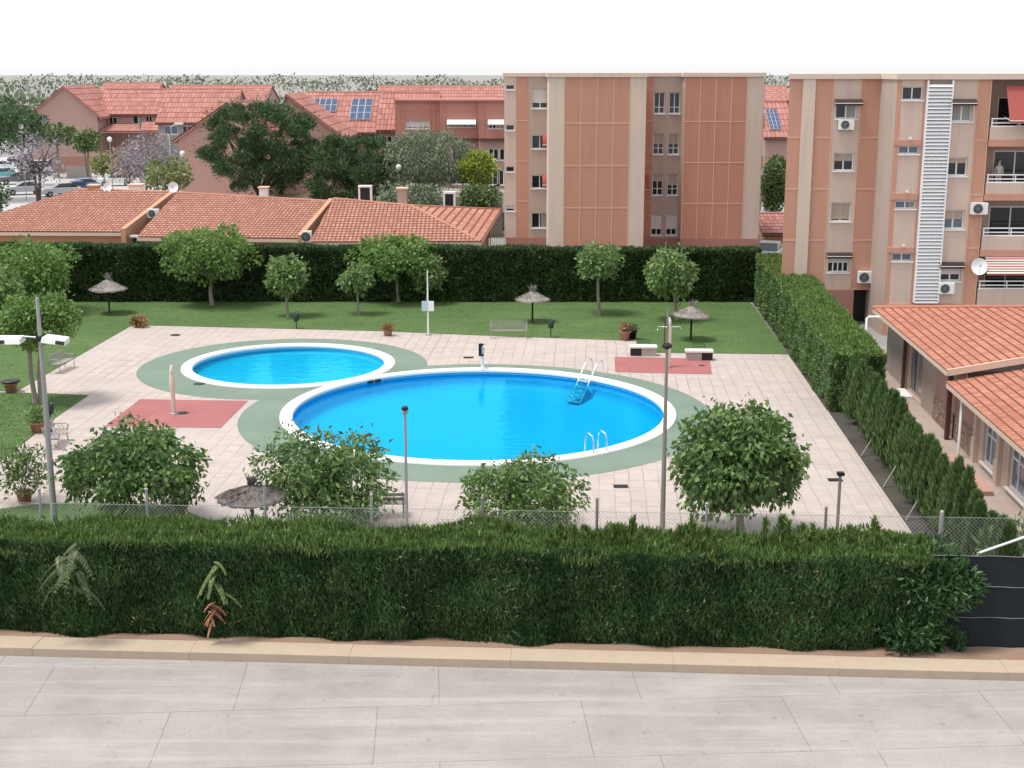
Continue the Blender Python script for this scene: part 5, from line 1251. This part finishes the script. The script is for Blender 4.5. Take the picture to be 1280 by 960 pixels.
# ------------------------------------------------------------------ tiled row of low buildings behind the far hedge
def E3(px,py,z): return G(px,py,z)
ZE,ZR=3.1,5.05
def lowhouse(label,eave,ridge,back,extra_tri=None,wallmat='peach',right_par=True):
    a,b=E3(*eave[0],ZE),E3(*eave[1],ZE); c,d=E3(*ridge[1],ZR),E3(*ridge[0],ZR)
    n=(b-a).cross(d-a).normalized()        # keep the quad planar
    c=Vector((c.x,c.y,a.z+0)); 
    c.z=a.z-(n.x*(c.x-a.x)+n.y*(c.y-a.y))/n.z
    t=thing('low_tiled_building',label,'building',((a.x+b.x)/2,a.y+3,0),0,'row of low tiled buildings')
    m=MB(); roof_plane(m,[a,b,c,d],.27,.05,.5,.02,6,.03)
    roof_plane(m,[Vector((c.x,c.y,c.z)),d,d+Vector((0,8,-1.8)),c+Vector((0,8,-1.8))][::1],.27,.04,.9,.0,3,.03) if False else None
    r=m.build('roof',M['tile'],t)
    m=MB(); slab(m,[a,b,c,d],.22); m.build('roof_slab',M['gutter'],r)
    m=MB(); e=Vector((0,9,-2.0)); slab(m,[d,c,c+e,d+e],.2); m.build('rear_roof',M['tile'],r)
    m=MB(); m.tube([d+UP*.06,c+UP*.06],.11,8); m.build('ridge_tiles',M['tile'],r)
    f=Vector((0,.75,0)); u=(b-a); u.z=0; Lw=u.length; u.normalize(); w0=Vector((a.x,a.y,0))+f
    hol=[(x,.4,x+2.2,2.25) for x in np.arange(1.2,Lw-3,4.2)]
    m=MB(); facade(m,w0,u,Lw,ZE-.15,hol,.2); m.build('wall',M[wallmat],t)
    for h in hol[-3:]: window(t,w0,u,h,.2,.07,(.5,),0,'shut','glass','white',False)
    # party wall rising above the roof at the right verge
    m=MB(); 
    if right_par:
        q=[b-UP*1.0,c-UP*1.0,c+UP*.28,b+UP*.28]; w=Vector((.32,0,0)); m.raw(q+[v+w for v in q],[(0,1,2,3),(7,6,5,4),(0,4,5,1),(1,5,6,2),(2,6,7,3),(3,7,4,0)]); m.build('party_wall',M['peach'],t)
    return t,a,b,c,d
T1,a1,b1,c1,d1=lowhouse('low tiled building at the far left with a hipped end and a dark veranda',((-75,290),(151,291)),((97,237.5),(216,239)),8)
m=MB(); 
T2,a2,b2,c2,d2=lowhouse('middle low tiled building with a plain gabled roof behind the light green tree',((171,297),(372,299)),((221,242),(411,246.5)),8)
T3,a3,b3,c3,d3=lowhouse('right low tiled building with a hipped end beside the brick block',((387,303.5),(601,303)),((417,249.5),(514,252)),8,right_par=False)
# hipped ends
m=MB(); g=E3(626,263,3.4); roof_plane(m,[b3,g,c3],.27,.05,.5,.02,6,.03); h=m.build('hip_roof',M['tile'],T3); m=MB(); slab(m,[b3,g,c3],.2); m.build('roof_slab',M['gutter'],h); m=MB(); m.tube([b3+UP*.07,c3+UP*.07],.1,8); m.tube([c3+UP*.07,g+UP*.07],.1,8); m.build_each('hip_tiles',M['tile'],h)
m=MB(); q=Vector((b3.x-.3,b3.y+.8,0)); v=Vector((g.x-.7,g.y,0))-q; facade(m,q,v,v.length,3.0,[],.2); m.build('wall',M['pinkwall'],T3)
m=MB(); q=[Vector((x,y,z)) for x,y,z in [(a1.x+13,a1.y-.0,ZE-.35),(b1.x-.5,b1.y,ZE-.35)]]; m.obox(q[0]+Vector((0,-.2,0)),(1,0,0),(0,0,1),(0,1,0),(q[1]-q[0]).length,.14,.3); m.build('veranda_beam',M['white'],T1)
m=MB(); m.obox((a1.x+13,a1.y+.6,.3),(1,0,0),(0,0,1),(0,1,0),(q[1]-q[0]).length,2.3,.06); m.build('veranda_opening',M['black'],T1)
ac_unit('white air conditioner on the party wall between the left and middle tiled roofs',Vector((b1.lerp(c1,.45).x+.34,b1.lerp(c1,.45).y-.4,b1.lerp(c1,.45).z-.2)),(1,0,0),.8,.62)
ac_unit('white air conditioner at the low end of the party wall of the middle tiled roof',Vector((b2.lerp(c2,.03).x+.36,b2.lerp(c2,.03).y-.5,b2.z-.15)),(1,0,0),.62,.75)
def vent(label,px0,py1,px1,py0,Y):
    a=PY(px0,py1,Y);b=PY(px1,py0,Y); t=thing('roof_ventilator',label,'ventilator',(a.x,Y,a.z-.6),0,'framed roof ventilators'); m=MB(); w=.14
    for x in (a.x,b.x-w): m.box(x,x+w,Y,Y+.5,a.z-.6,b.z-w)
    m.box(a.x-.01,b.x+.01,Y-.02,Y+.52,b.z-w,b.z); m.build('frame',M['white'],t); m=MB(); m.box(a.x+w,b.x-w,Y+.1,Y+.44,a.z-.55,b.z-w-.005); m.build('grille',M['black'],t)
vent('white framed dark ventilator behind the right tiled roof, nearer its left end',448,247,464.5,232,106)
vent('white framed dark ventilator behind the hipped end of the right tiled roof',554,254,569,240,102)
q=PY(136,244,104); dish('satellite dish on the ridge of the left tiled roof, with a dark mast',(q.x,q.y,q.z-.2),.36,(-.2,-1,.25),.75)
q=PY(217,244,99); dish('satellite dish at the party wall between the left and middle tiled roofs',(q.x,q.y,q.z-.3),.36,(.2,-1,.25),.85)
def chimney(label,px,py,Y,w,h,mat='peach'):
    q=PY(px,py,Y); t=thing('chimney',label,'chimney',q,0,'small roof chimneys'); m=MB(); m.bbox(q.x-w/2,q.x+w/2,q.y-w/2,q.y+w/2,q.z-.5,q.z+h,.02); m.build('stack',M[mat],t); m=MB(); m.bbox(q.x-w*.65,q.x+w*.65,q.y-w*.65,q.y+w*.65,q.z+h+.002,q.z+h+.12,.02); m.build('cap',M['gutter'],t)
chimney('squat chimney on the left tiled ridge beside the dish',118,240,104.5,.7,.45); chimney('squat chimney on the middle tiled ridge below the pine',330,243,100,.6,.45,'white'); chimney('stone coloured chimney between the two framed ventilators',503,249,103,.7,.75,'beige_d'); chimney('low white chimney behind the left tiled ridge',171,240,106,.9,.5,'white')
# picket gate and parked motorbikes between the right tiled roof and the block
Yg=90.5; a=PY(611,305,Yg);b=PY(631,298,Yg); t=thing('picket_gate','pale picket gate between the tiled roof and the brick block','gate',(a.x,Yg,0)); x=a.x; m=MB(); 
while x<b.x: m.box(x,x+.07,Yg,Yg+.03,.05,PY(620,298,Yg).z); x+=.13
m.box(a.x,b.x,Yg+.032,Yg+.06,.4,.5); m.box(a.x,b.x,Yg+.032,Yg+.06,2.0,2.1); m.build('pickets',M['white'],t)
# ------------------------------------------------------------------ cars
CG='cars seen behind the buildings'
def car(label,p,rz,col,van=False,L=4.3):
    t=thing('parked_car',label,'van' if van else 'car',(0,0,0),0,CG)
    hL=L/2; H2=1.95 if van else 1.45; W=.88
    prof=[(-hL,.35),(-hL+.02,.75),(-hL+.25,.92),(-hL*.35,1.0),(hL*.98,1.0 if not van else 1.05),(hL,.8),(hL,.35)]
    m=MB(); vs=[];fs=[];n=len(prof)
    for y,k in ((-W,.94),(-W*.9,1.0),(W*.9,1.0),(W,.94)):
        for x,z in prof: vs.append((x*(1 if abs(y)<W else .985),y,.35+(z-.35)*k))
    for r in range(3):
        for i in range(n): fs.append((r*n+i,r*n+(i+1)%n,(r+1)*n+(i+1)%n,(r+1)*n+i))
    fs+=[tuple(range(n))[::-1],tuple(range(3*n,4*n))]; m.raw(vs,fs)
    cab=[(-hL*.42,1.0),(-hL*.05 if not van else -hL*.28,H2-.04),(hL*.55 if not van else hL*.93,H2),(hL*.86 if not van else hL*.97,1.0)]
    top=[(cab[1][0],-W*.78,cab[1][1]),(cab[2][0],-W*.78,cab[2][1]),(cab[2][0],W*.78,cab[2][1]),(cab[1][0],W*.78,cab[1][1])]
    m.raw(top+[(x,y,z+.05) for x,y,z in top],[(0,3,2,1),(4,5,6,7),(0,1,5,4),(1,2,6,5),(2,3,7,6),(3,0,4,7)]); m.build('body',pm('car_paint_%s'%col[0],col[1],.25,.04,1,spec=.6),t)
    m=MB(); b4=[(cab[0][0],-W*.93,1.0),(cab[3][0],-W*.93,1.0),(cab[3][0],W*.93,1.0),(cab[0][0],W*.93,1.0)]; m.raw(b4+[(x,y,z-.002) for x,y,z in top],[(0,3,2,1),(4,5,6,7),(0,1,5,4),(1,2,6,5),(2,3,7,6),(3,0,4,7)]); m.build('window_glass',M['glass'],t)
    for x in (-hL*.6,hL*.62):
        for y in (-W+.02,W-.02):
            m=MB(); m.tube([(x,y-.1,.32),(x,y+.1,.32)],.32,14); wv=m.build('wheel',M['tyre'],t); m=MB(); m.tube([(x,y-.105,.32),(x,y+.105,.32)],.19,10); m.build('rim',M['cgrey'],wv)
    for y in (-.6,.6): m=MB(); m.bbox(-hL-.015,-hL+.1,y-.17,y+.17,.62,.76,.02); m.build('headlight',M['light'],t)
    t.location=p; t.rotation_euler=(0,0,rz); return t
C_={'white':('white',(.72,.72,.72)),'blue':('blue',(.03,.10,.32)),'light_blue':('light_blue',(.18,.38,.58)),'grey':('grey',(.12,.125,.13)),'teal':('teal',(.12,.38,.42)),'dark':('dark',(.03,.03,.035)),'silver':('silver',(.42,.43,.44)),'red':('red',(.35,.04,.03))}
car('white van in the car park behind the jacaranda',G(43,219),.35,C_['white'],True,4.9)
car('grey car in the car park between the teal car and the jacaranda trunk',G(22,230),.3,C_['grey'])
car('teal car at the left edge of the car park',G(2,224),.3,C_['teal'])
car('silver car in the car park above the grey one',G(12,211),.3,C_['silver'])
car('dark car in the car park right of the white van',G(68,213),.35,C_['dark'])
car('pale grey car near the left tiled roof, right of the jacaranda trunk',G(76,245),.5,C_['silver'])
car('dark blue car just behind the left tiled roof',G(91,243),.55,C_['blue'])
car('light blue car beside the dark blue one behind the left tiled roof',G(101,239),.6,C_['light_blue'])
car('white car parked behind the left tiled ridge under the grey jacaranda',G(145,232),.2,C_['white'])
car('dark car glimpsed between the right tiled roof and the brick block',G(620,296)+Vector((0,6,0)),1.2,C_['dark'])
car('blue-grey car between the two apartment blocks',Vector((PY(961,300,101).x,101,0)),1.2,C_['silver'])
car('white car in the far row of the car park, beside the retaining wall',G(84,208),.35,C_['white'])
car('red car glimpsed at the back of the car park beyond the silver car',G(28,204),.35,C_['red'])
car('white hatchback in front of the teal car at the left picture edge',G(-2,214),.3,C_['white'])
car('silver hatchback in the near row left of the jacaranda trunk',G(30,243),.45,C_['silver'])
# ------------------------------------------------------------------ houses behind
def house(label,x0,x1,ye,yr,Yf,dp,wall,roof='tile_far',wins=(),group='red-roofed houses in the background',gable=None,per=.45,over=.5,solar=(),hipx=0,cat='house'):
    """front wall at Yf, eave at pixel row ye and ridge at row yr; wins in pixels"""
    a=PY(x0,ye,Yf);b=PY(x1,ye,Yf); t=thing('house',label,cat,((a.x+b.x)/2,Yf,0),0,group); ze=a.z; X0,X1=a.x,b.x
    hol=[]
    for w in wins:
        u=PY(w[0],w[3],Yf);v=PY(w[2],w[1],Yf); hol.append((u.x-X0,u.z,v.x-X0,v.z))
    if gable is None:
        zr=PY(x0,yr,Yf+dp/2).z
        m=MB(); facade(m,(X0,Yf,0),(1,0,0),X1-X0,ze,hol,.2)
        for x,fl in ((X0,1),(X1,0)):
            q=[(x,Yf,0),(x,Yf+dp,0),(x,Yf+dp,ze),(x,Yf+dp/2,zr-.05),(x,Yf,ze)]; m.face(q[::-1] if fl else q)
        m.face([(X0,Yf+dp,0),(X0,Yf+dp,ze),(X1,Yf+dp,ze),(X1,Yf+dp,0)]); m.build('wall',M[wall],t)
        k=(zr-ze)/(dp/2); p=[Vector((X0-.25,Yf-over,ze-over*k)),Vector((X1+.25,Yf-over,ze-over*k)),Vector((X1+.25-hipx,Yf+dp/2,zr)),Vector((X0-.25+hipx,Yf+dp/2,zr))]
        m=MB(); roof_plane(m,p,per,.07,.6 if per<.4 else 1.2,.02,5,.04); slab(m,[p[0],p[1],p[2],p[3]],.2); e=Vector((0,dp/2+over,-(zr-ze)-over*k)); slab(m,[p[3],p[2],p[2]+e,p[3]+e],.2); r=m.build('roof',M[roof],t)
        m=MB(); m.tube([p[3]+UP*.08,p[2]+UP*.08],.14,6); m.build('ridge_tiles',M[roof],r)
        m=MB(); m.obox(p[0]+Vector((0,-.04,-.2)),(1,0,0),(0,0,1),(0,1,0),(p[1]-p[0]).length,.16,.1); m.build('gutter',M['maroon'],r)
        for (sx0,sy0,sx1,sy1,nc,nr) in solar:
            def onroof(px,py):
                o=Vector((0,0,H)); d=PY(px,py,100)-o; nn=(p[1]-p[0]).cross(p[3]-p[0]).normalized(); return o+d*((p[0]-o).dot(nn)/d.dot(nn)),nn
            q00,nn=onroof(sx0,sy1); q10,_=onroof(sx1,sy1); q01,_=onroof(sx0,sy0)
            if nn.z<0: nn=-nn
            du=Vector((q10.x-q00.x,0,0))/nc; vv=(p[3]-p[0]); vv=Vector((0,vv.y,vv.z)).normalized(); dv=vv*((q01-q00).dot(vv))/nr
            for i in range(nc):
                for j in range(nr):
                    m=MB(); o=q00+du*i+dv*j+nn*.22; m.obox(o+du*.02+dv*.02,du.normalized(),dv.normalized(),nn,du.length*.96,dv.length*.96,.05); sp_=m.build('solar_panel',M['white_m'],t)
                    m=MB(); o=o+nn*.053; m.obox(o+du*.05+dv*.04,du.normalized(),dv.normalized(),nn,du.length*.90,dv.length*.92,.012); m.build('cell_sheet',M['solar'],sp_)
    else:                                  # gable towards the viewer
        gx=PY(gable,yr,Yf); zr=gx.z
        m=MB(); facade(m,(X0,Yf,0),(1,0,0),X1-X0,ze,hol,.2); m.face([(X0,Yf,ze),(X1,Yf,ze),(gx.x,Yf,zr)])
        for x,fl in ((X0,1),(X1,0)):
            q=[(x,Yf,0),(x,Yf+dp,0),(x,Yf+dp,ze),(x,Yf,ze)]; m.face(q[::-1] if fl else q)
        m.build('wall',M[wall],t)
        r=MB()
        for (xe,sg) in ((X0,-1),(X1,1)):
            kx=(zr-ze)/abs(gx.x-xe); e0=Vector((xe+sg*over,Yf-.3,ze-over*kx)); e1=Vector((xe+sg*over,Yf+dp,ze-over*kx)); g0=Vector((gx.x,Yf-.3,zr));g1=Vector((gx.x,Yf+dp,zr))
            pts=[e1,e0,g0,g1] if sg<0 else [e0,e1,g1,g0]
            roof_plane(r,pts,per,.07,1.2,.02,5,.04); slab(r,pts if sg>0 else pts[::-1],.22)
        r.build('roof',M[roof],t)
    for w,h in zip(wins,hol):
        kw=w[4] if len(w)>4 else {}
        window(t,(X0,Yf,0),(1,0,0),h,.2,.09,(.5,),**kw)
    return t,X0,X1,ze
house('dusty pink gabled house at the far left, its blank wall towards the viewer',37,121,142.5,108,200,14,'housewall',gable=80,wins=((53.5,145,59.5,156,dict(glass='glass_b')),),over=.6)
t,X0,X1,ze=house('pink wing with stepped red roofs right of the gabled house',122,200,141,112,205,12,'housewall',wins=((126,146.5,134,156),(166,144.5,180,155,dict(curtain=.6)),(136,146.5,146,156),(182,145,190,153)))
def porch(parent,x0,x1,y0,y1,Ya,Yb_):
    a,b=PY(x0,y1,Ya),PY(x1,y1,Ya);c,d=PY(x1-2,y0,Yb_),PY(x0+2,y0,Yb_); c.z=d.z; c.y=d.y; b.z=a.z
    m=MB(); roof_plane(m,[a,b,c,d],.45,.07,1.2,.02,5,.04); slab(m,[a,b,c,d],.2); m.build('porch_roof',M['tile_far'],parent)
porch(t,126,176,155.5,164.5,200,204.8); porch(t,176,203,152,164,201,204.8)
house('grey-walled house with a tall red roof, left of the pine',197,290,151,112,178,13,'housegrey',wins=((205,157,222,168,dict(glass='glass_b')),(228,157,240,168)))
house('pink gable house with a descending verge, half hidden by the pine',223,330,172,128,150,14,'pinkwall',gable=285,over=.7)
house('pink stepped-roof house right of the pine, its verge falling to the right',352,425,168,118,158,12,'pinkwall',gable=358,over=.7)
house('red-roofed terrace house with two banks of solar panels behind the trees',376,472,160,116,172,14,'housewall',solar=((383,125.5,420,141.5,5,2),(436.5,125.5,463,151.5,3,3)),wins=((440,168,452,176),(462,168,470,176)),over=1.0)
house('red terrace house with a plain tiled roof and a pale shuttered attic window',473,545,160,116,171,14,'housewall',wins=((477,170,490,178),))
# attic fronts in red tile (mansard) on the terrace
def attic(label,x0,x1,y0,y1,Y,win,aw=None,wall='tile_far',wkw={}):
    a=PY(x0,y1,Y);b=PY(x1,y0,Y); t=thing('house',label,'house',((a.x+b.x)/2,Y,0),0,'red-roofed houses in the background')
    u=PY(win[0],win[3],Y);v=PY(win[2],win[1],Y); h=(u.x-a.x,u.z,v.x-a.x,v.z)
    zc=a.z
    m=MB(); facade(m,(a.x,Y,zc),(1,0,0),b.x-a.x,b.z-zc,[(h[0],h[1]-zc,h[2],h[3]-zc)],.25); m.face([(a.x,Y,zc),(a.x,Y,b.z),(a.x,Y+10,b.z),(a.x,Y+10,zc)][::1]); m.face([(b.x,Y,zc),(b.x,Y+10,zc),(b.x,Y+10,b.z),(b.x,Y,b.z)]); m.build('attic_front',M['redrender'],t)
    m=MB(); n=int((b.x-a.x)/.5)
    for i in range(n+1):
        x=a.x+(b.x-a.x)*i/n
        if not (h[0]-.1<x-a.x<h[2]+.1): m.box(x-.06,x+.06,Y-.06,Y-.004,zc+.02,b.z-.02)
    m.build_each('tile_rib',M['redrender'],t)
    m=MB(); m.box(a.x-.15,b.x+.15,Y-.3,Y+10,b.z,b.z+.22); m.build('attic_roof',M['tile_far'],t)
    m=MB(); m.box(a.x-.1,b.x+.1,Y-.35,Y+.1,zc-.25,zc-.003); m.build('cornice',M['maroon'],t)
    zz=[]; lw=[]
    xs_=np.linspace(0,b.x-a.x,4)
    if wall: 
        for i in range(2):
            xx=xs_[i+1]-.2; lw.append((xx,zc-2.6,xx+1.2,zc-1.2)); lw.append((xx-.3,.4,xx+1.3,2.2))
        m=MB(); facade(m,(a.x,Y+.25,0),(1,0,0),b.x-a.x,zc-.26,lw,.2); m.build('wall',M['housewall'],t)
        for q in lw: window(t,(a.x,Y+.25,0),(1,0,0),q,.2,.1,(.5,))
    window(t,(a.x,Y,0),(1,0,0),h,.25,.1,(.25,.5,.75),**wkw)
    if aw: awning(t,(a.x,Y,0),(1,0,0),h[0]-.1,h[2]+.1,h[3]+.25,.5,1.0,'awn_white',curve=False)
    return t
attic('red tile-fronted attic house with a long pale shuttered window',495,549,127,173,168,(507,151,537,161),None,wkw=dict(shut=.9,shutmat='shut_w'))
attic('red tile-fronted attic house with a white awning over its window',551,598,127,173,166,(560,152,594,159),True)
attic('red tile-fronted attic house partly hidden by the brick block, with a small dark window',599,640,127,173,165,(611,152,629,161),True,wkw=dict(curtain=.5))
house('house with a bank of solar panels seen between the two blocks',957,992,169,128,150,12,'housewall',solar=((962.5,139,977,164,3,5),))
house('red tiled outbuilding in the gap between the two blocks, below the shrubs',956,1000,289,268,108,6,'peach',per=.3)
house('far red-roofed house behind the solar terrace',470,640,131,108,215,14,'housewall',wins=((510,134,522,140),(530,134,546,140)))
house('far pale pink house right of the stepped wing',204,330,128,107,240,16,'housewall')
house('far red house above the stepped wing, at the left',118,190,124,104,260,16,'housewall',wins=((140,127,147,133),))
house('far red house in the gap between the blocks',950,990,125,108,230,14,'housewall')
# boundary walls, posts and terraces among the houses
t=thing('garden_wall','low pink garden wall with a hedge along the back lane, left of the pale gate','wall',(-6,118,0)); a=PY(470,255,118);b=PY(628,245,118); m=MB(); m.box(a.x,b.x,118,118.3,0,PY(500,246,118).z); m.build('wall_body',M['greywall'],t)
t=thing('garden_wall','pink boundary wall of the car park in front of the gabled house','wall',(PY(90,200,190).x,190,0)); a=PY(60,200,190);b=PY(122,196,190); m=MB(); m.box(a.x,b.x,190,190.3,0,PY(90,178,190).z*.55); m.build('wall_body',M['base_r'],t)
t=thing('garden_wall','pale retaining wall along the lane right of the car park','wall',(PY(100,206,182).x,182,0)); a=PY(82,206,182);b=PY(112,196,182); m=MB(); m.box(a.x,b.x,182,182.4,0,1.5); m.build('wall_body',M['conc'],t)
# street lamps and globe lamps
def street_lamp(label,px,py,Y,tpx):
    b=Vector((PY(px,py,Y).x,Y,0)); tp=PY(tpx[0],tpx[1],Y); t=thing('street_lamp',label,'street lamp',b,0,'street lamps'); m=MB(); z=tp.z
    m.tube([b,Vector((b.x,Y,z-1.0)),Vector((b.x+.15,Y,z-.3)),Vector((b.x+.6,Y,z))],[.1,.07,.06,.05],8); m.build('pole',M['pole'],t); m=MB(); m.bbox(b.x+.5,b.x+1.3,Y-.18,Y+.18,z-.08,z+.12,.05); m.build('lamp_head',M['light'],t)
street_lamp('curved grey street lamp in front of the grey-walled house',215.5,235,125,(220,155))
def globe(label,px,py,Y,top):
    b=Vector((PY(px,py,Y).x,Y,0)); z=PY(px,top,Y).z; t=thing('globe_lamp',label,'street lamp',b,0,'globe lamps'); m=MB(); m.tube([b,b+UP*(z-.25)],.05,6); m.build('pole',M['pole'],t); m=MB(); m.lathe([(.05,-.3),(.22,-.2),(.28,0),(.2,.2),(0,.28)],b+UP*z,14); m.build('globe',M['light'],t)
globe('white globe lamp between the purple jacaranda and the dark left tree',31,220,150,158); globe('white globe lamp beside the round-crowned street tree',140,220,150,174); globe('white globe lamp by the pink gable wall',230,225,130,192); globe('white globe lamp beside the grey-green olive',499,230,122,209)
# ------------------------------------------------------------------ background trees
GB='trees among the background houses'
px_tree('pine_tree','big dark pine rising behind the middle tiled roof','tree',GB,322,262,248,120,400,248,M['pine'],Y=128,n=38000,leaf=.38,asp=.24,lumps=92,lr=.17,flat=.55,droop=-.5,trunk=.28,bark='bark_d',seed=61,limbs=14,fork=.95,strays=.1)
px_tree('pine_tree','broad green pine right of the big one, above the right tiled roof','tree',GB,440,262,368,166,510,262,M['pine'],Y=126,n=26000,leaf=.36,asp=.26,lumps=70,lr=.19,flat=.6,droop=-.5,trunk=.2,bark='bark_d',seed=62,limbs=10,strays=.12)
px_tree('olive_tree','grey-green wispy tree with pale trunks behind the right tiled roof','tree',GB,533,258,480,160,592,240,M['olive'],Y=124,n=15000,leaf=.32,asp=.26,lumps=60,lr=.22,droop=.8,trunk=.16,seed=63,limbs=10,multi=3,strays=.2)
px_tree('lemon_tree','yellow-green bushy tree left of the brick block','tree',GB,598,258,573,184,620,240,M['lime'],Y=122,n=2600,leaf=.32,lumps=22,lr=.36,trunk=.1,seed=64)
px_tree('round_bush','round dark green bush behind the hipped tiled end','bush',GB,597,264,570,233,628,264,M['shrub'],Y=118,n=2600,leaf=.3,lumps=22,lr=.36,trunk=.1,seed=65)
px_tree('garden_shrub','loose grey-green shrubs in front of the garden wall','bush',GB,510,262,468,232,560,262,M['olive'],Y=116,n=2400,leaf=.3,lumps=24,lr=.3,trunk=.08,seed=66)
px_tree('jacaranda_tree','purple-grey flowering jacaranda in front of the car park','tree',GB,50,262,5,165,86,232,M['jaca'],Y=125,n=1500,leaf=.28,asp=.4,lumps=34,lr=.24,trunk=.16,bark='bark_d',seed=67,limbs=14,multi=2,strays=.3)
px_tree('jacaranda_tree','brownish grey jacaranda left of the curved street lamp','tree',GB,178,262,148,168,228,235,M['jaca'],Y=132,n=2600,leaf=.30,asp=.4,lumps=34,lr=.28,trunk=.14,bark='bark_d',seed=68,limbs=10,strays=.25)
px_tree('street_tree','twiggy brown-leaved tree overlapping the left of the grey jacaranda','tree',GB,160,258,138,178,190,232,M['jaca_b'],Y=136,n=2000,leaf=.34,asp=.4,lumps=24,lr=.3,trunk=.1,bark='bark_d',seed=69,strays=.25)
px_tree('street_tree','light green shrub tree below the curved street lamp','tree',GB,200,250,180,196,242,240,fol('pale_green_leaf',(.075,.10,.035),(.17,.20,.085),.2,.4,.6),Y=121,n=2200,leaf=.3,lumps=24,lr=.3,trunk=.09,seed=70)
px_tree('street_tree','small round-crowned tree on two pale stems beside the car park','tree',GB,109,205,90,164,131,190,M['shrub'],Y=178,n=1700,leaf=.4,lumps=20,lr=.34,trunk=.14,seed=72,multi=2)
px_tree('street_tree','wide flat green tree in front of the gabled house wall','tree',GB,72,205,44,155,100,182,M['shrub'],Y=182,n=2200,leaf=.42,lumps=26,lr=.3,trunk=.16,seed=73,flat=.7)
px_tree('street_tree','pale bush by the white gate of the car park','tree',GB,128,225,113,194,148,222,fol('pale_green_leaf',(0,0,0),(0,0,0)),Y=150,n=1400,leaf=.32,lumps=16,lr=.36,trunk=.08,seed=74)
px_tree('poplar_tree','dark tree mass at the far left edge above the car park','tree',GB,-8,235,-60,116,34,196,M['pine'],Y=150,n=6500,leaf=.45,asp=.35,lumps=44,lr=.27,trunk=.25,bark='bark_d',seed=75,droop=.2)
px_tree('poplar_tree','dark green tree just left of the gabled house','tree',GB,26,225,8,121,56,190,M['pine'],Y=170,n=3200,leaf=.45,asp=.35,lumps=26,lr=.3,trunk=.2,bark='bark_d',seed=76)
px_tree('street_tree','green shrubs in the gap between the two blocks','tree',GB,966,268,948,190,990,272,M['shrub'],Y=120,n=5000,leaf=.3,lumps=36,lr=.3,trunk=.1,seed=77,fork=.2)
px_tree('street_tree','dark bush at the left picture edge beside the tiled roof','tree',GB,-6,275,-30,225,9,272,M['pine'],Y=112,n=1600,leaf=.3,asp=.4,lumps=18,lr=.34,trunk=.1,bark='bark_d',seed=78)
px_tree('street_tree','rounded dark tree behind the pine and the grey-walled house','tree',GB,345,240,330,128,372,170,M['pine'],Y=165,n=1600,leaf=.42,asp=.35,lumps=18,lr=.34,trunk=.15,bark='bark_d',seed=79)
# far-off woods and town edge on the skyline
rg=np.random.default_rng(4); n=42000
farb=rg.random(n)<.4
X=rg.uniform(-420,420,n)*np.where(farb,1.6,1); Yq=np.where(farb,rg.uniform(750,900,n),rg.uniform(300,520,n)); hgt=np.where(farb,6,3)+2.5*np.abs(np.sin(X*.045+Yq*.02))+2*np.sin(X*.13+1)
P=np.stack([X,Yq,rg.random(n)**.6*hgt],1); D=unit(rg.normal(size=(n,3))*.7+np.array([0,0,.5])); V=leaf_quads(rg,P,D,rg.uniform(1,2.2,n),rg.uniform(.8,1.6,n))
o=np_mesh('distant_woods',V,4,fol('far_woods',(.06,.085,.055),(.10,.13,.085),.1,.3,.1,(1,1,1),.1)); tag(o,'far belt of greenery behind the houses','woods',None,'stuff')
# ------------------------------------------------------------------ light, sky, camera
w=bpy.data.worlds.new('World'); S.world=w; w.use_nodes=True; nt=w.node_tree; nt.nodes.clear()
SUN_EL=math.radians(70); SUN_AZ=math.radians(-105)     # azimuth measured from +Y towards +X
sky=nt.nodes.new('ShaderNodeTexSky'); sky.sky_type='NISHITA'; sky.sun_disc=False; sky.sun_elevation=SUN_EL; sky.sun_rotation=SUN_AZ
sky.air_density=1.0; sky.dust_density=1.0; sky.ozone_density=1.0
hs=nt.nodes.new('ShaderNodeHueSaturation'); hs.inputs['Saturation'].default_value=.25
bg=nt.nodes.new('ShaderNodeBackground'); bg.inputs['Strength'].default_value=.15; wo=nt.nodes.new('ShaderNodeOutputWorld')
nt.links.new(sky.outputs[0],hs.inputs['Color']); mx=nt.nodes.new('ShaderNodeMix'); mx.data_type='RGBA'; mx.inputs[0].default_value=.42; mx.inputs[7].default_value=(5.6,5.7,5.9,1)   # overcast veil
nt.links.new(hs.outputs[0],mx.inputs[6]); nt.links.new(mx.outputs[2],bg.inputs[0]); nt.links.new(bg.outputs[0],wo.inputs[0])
sl=bpy.data.lights.new('sun','SUN'); sl.energy=2.3; sl.angle=math.radians(16); sl.color=(1,.96,.9)
so=bpy.data.objects.new('sun',sl); COL.objects.link(so)
d=Vector((math.sin(SUN_AZ)*math.cos(SUN_EL),math.cos(SUN_AZ)*math.cos(SUN_EL),math.sin(SUN_EL)))
so.rotation_euler=d.to_track_quat('Z','Y').to_euler(); so.location=(0,30,60)
cam=bpy.data.cameras.new('camera'); co=bpy.data.objects.new('camera',cam); COL.objects.link(co)
co.location=(0,0,H); co.rotation_euler=(PI/2-PITCH,0,0); cam.sensor_width=36; cam.sensor_fit='HORIZONTAL'; cam.lens=36*FPX/1280; cam.clip_start=.5; cam.clip_end=6000
S.camera=co
S.view_settings.view_transform='Standard'; S.view_settings.look='None'; S.view_settings.gamma=1; S.view_settings.exposure=.68; S.view_settings.use_curve_mapping=False
S.cycles.max_bounces=6; S.cycles.transparent_max_bounces=12
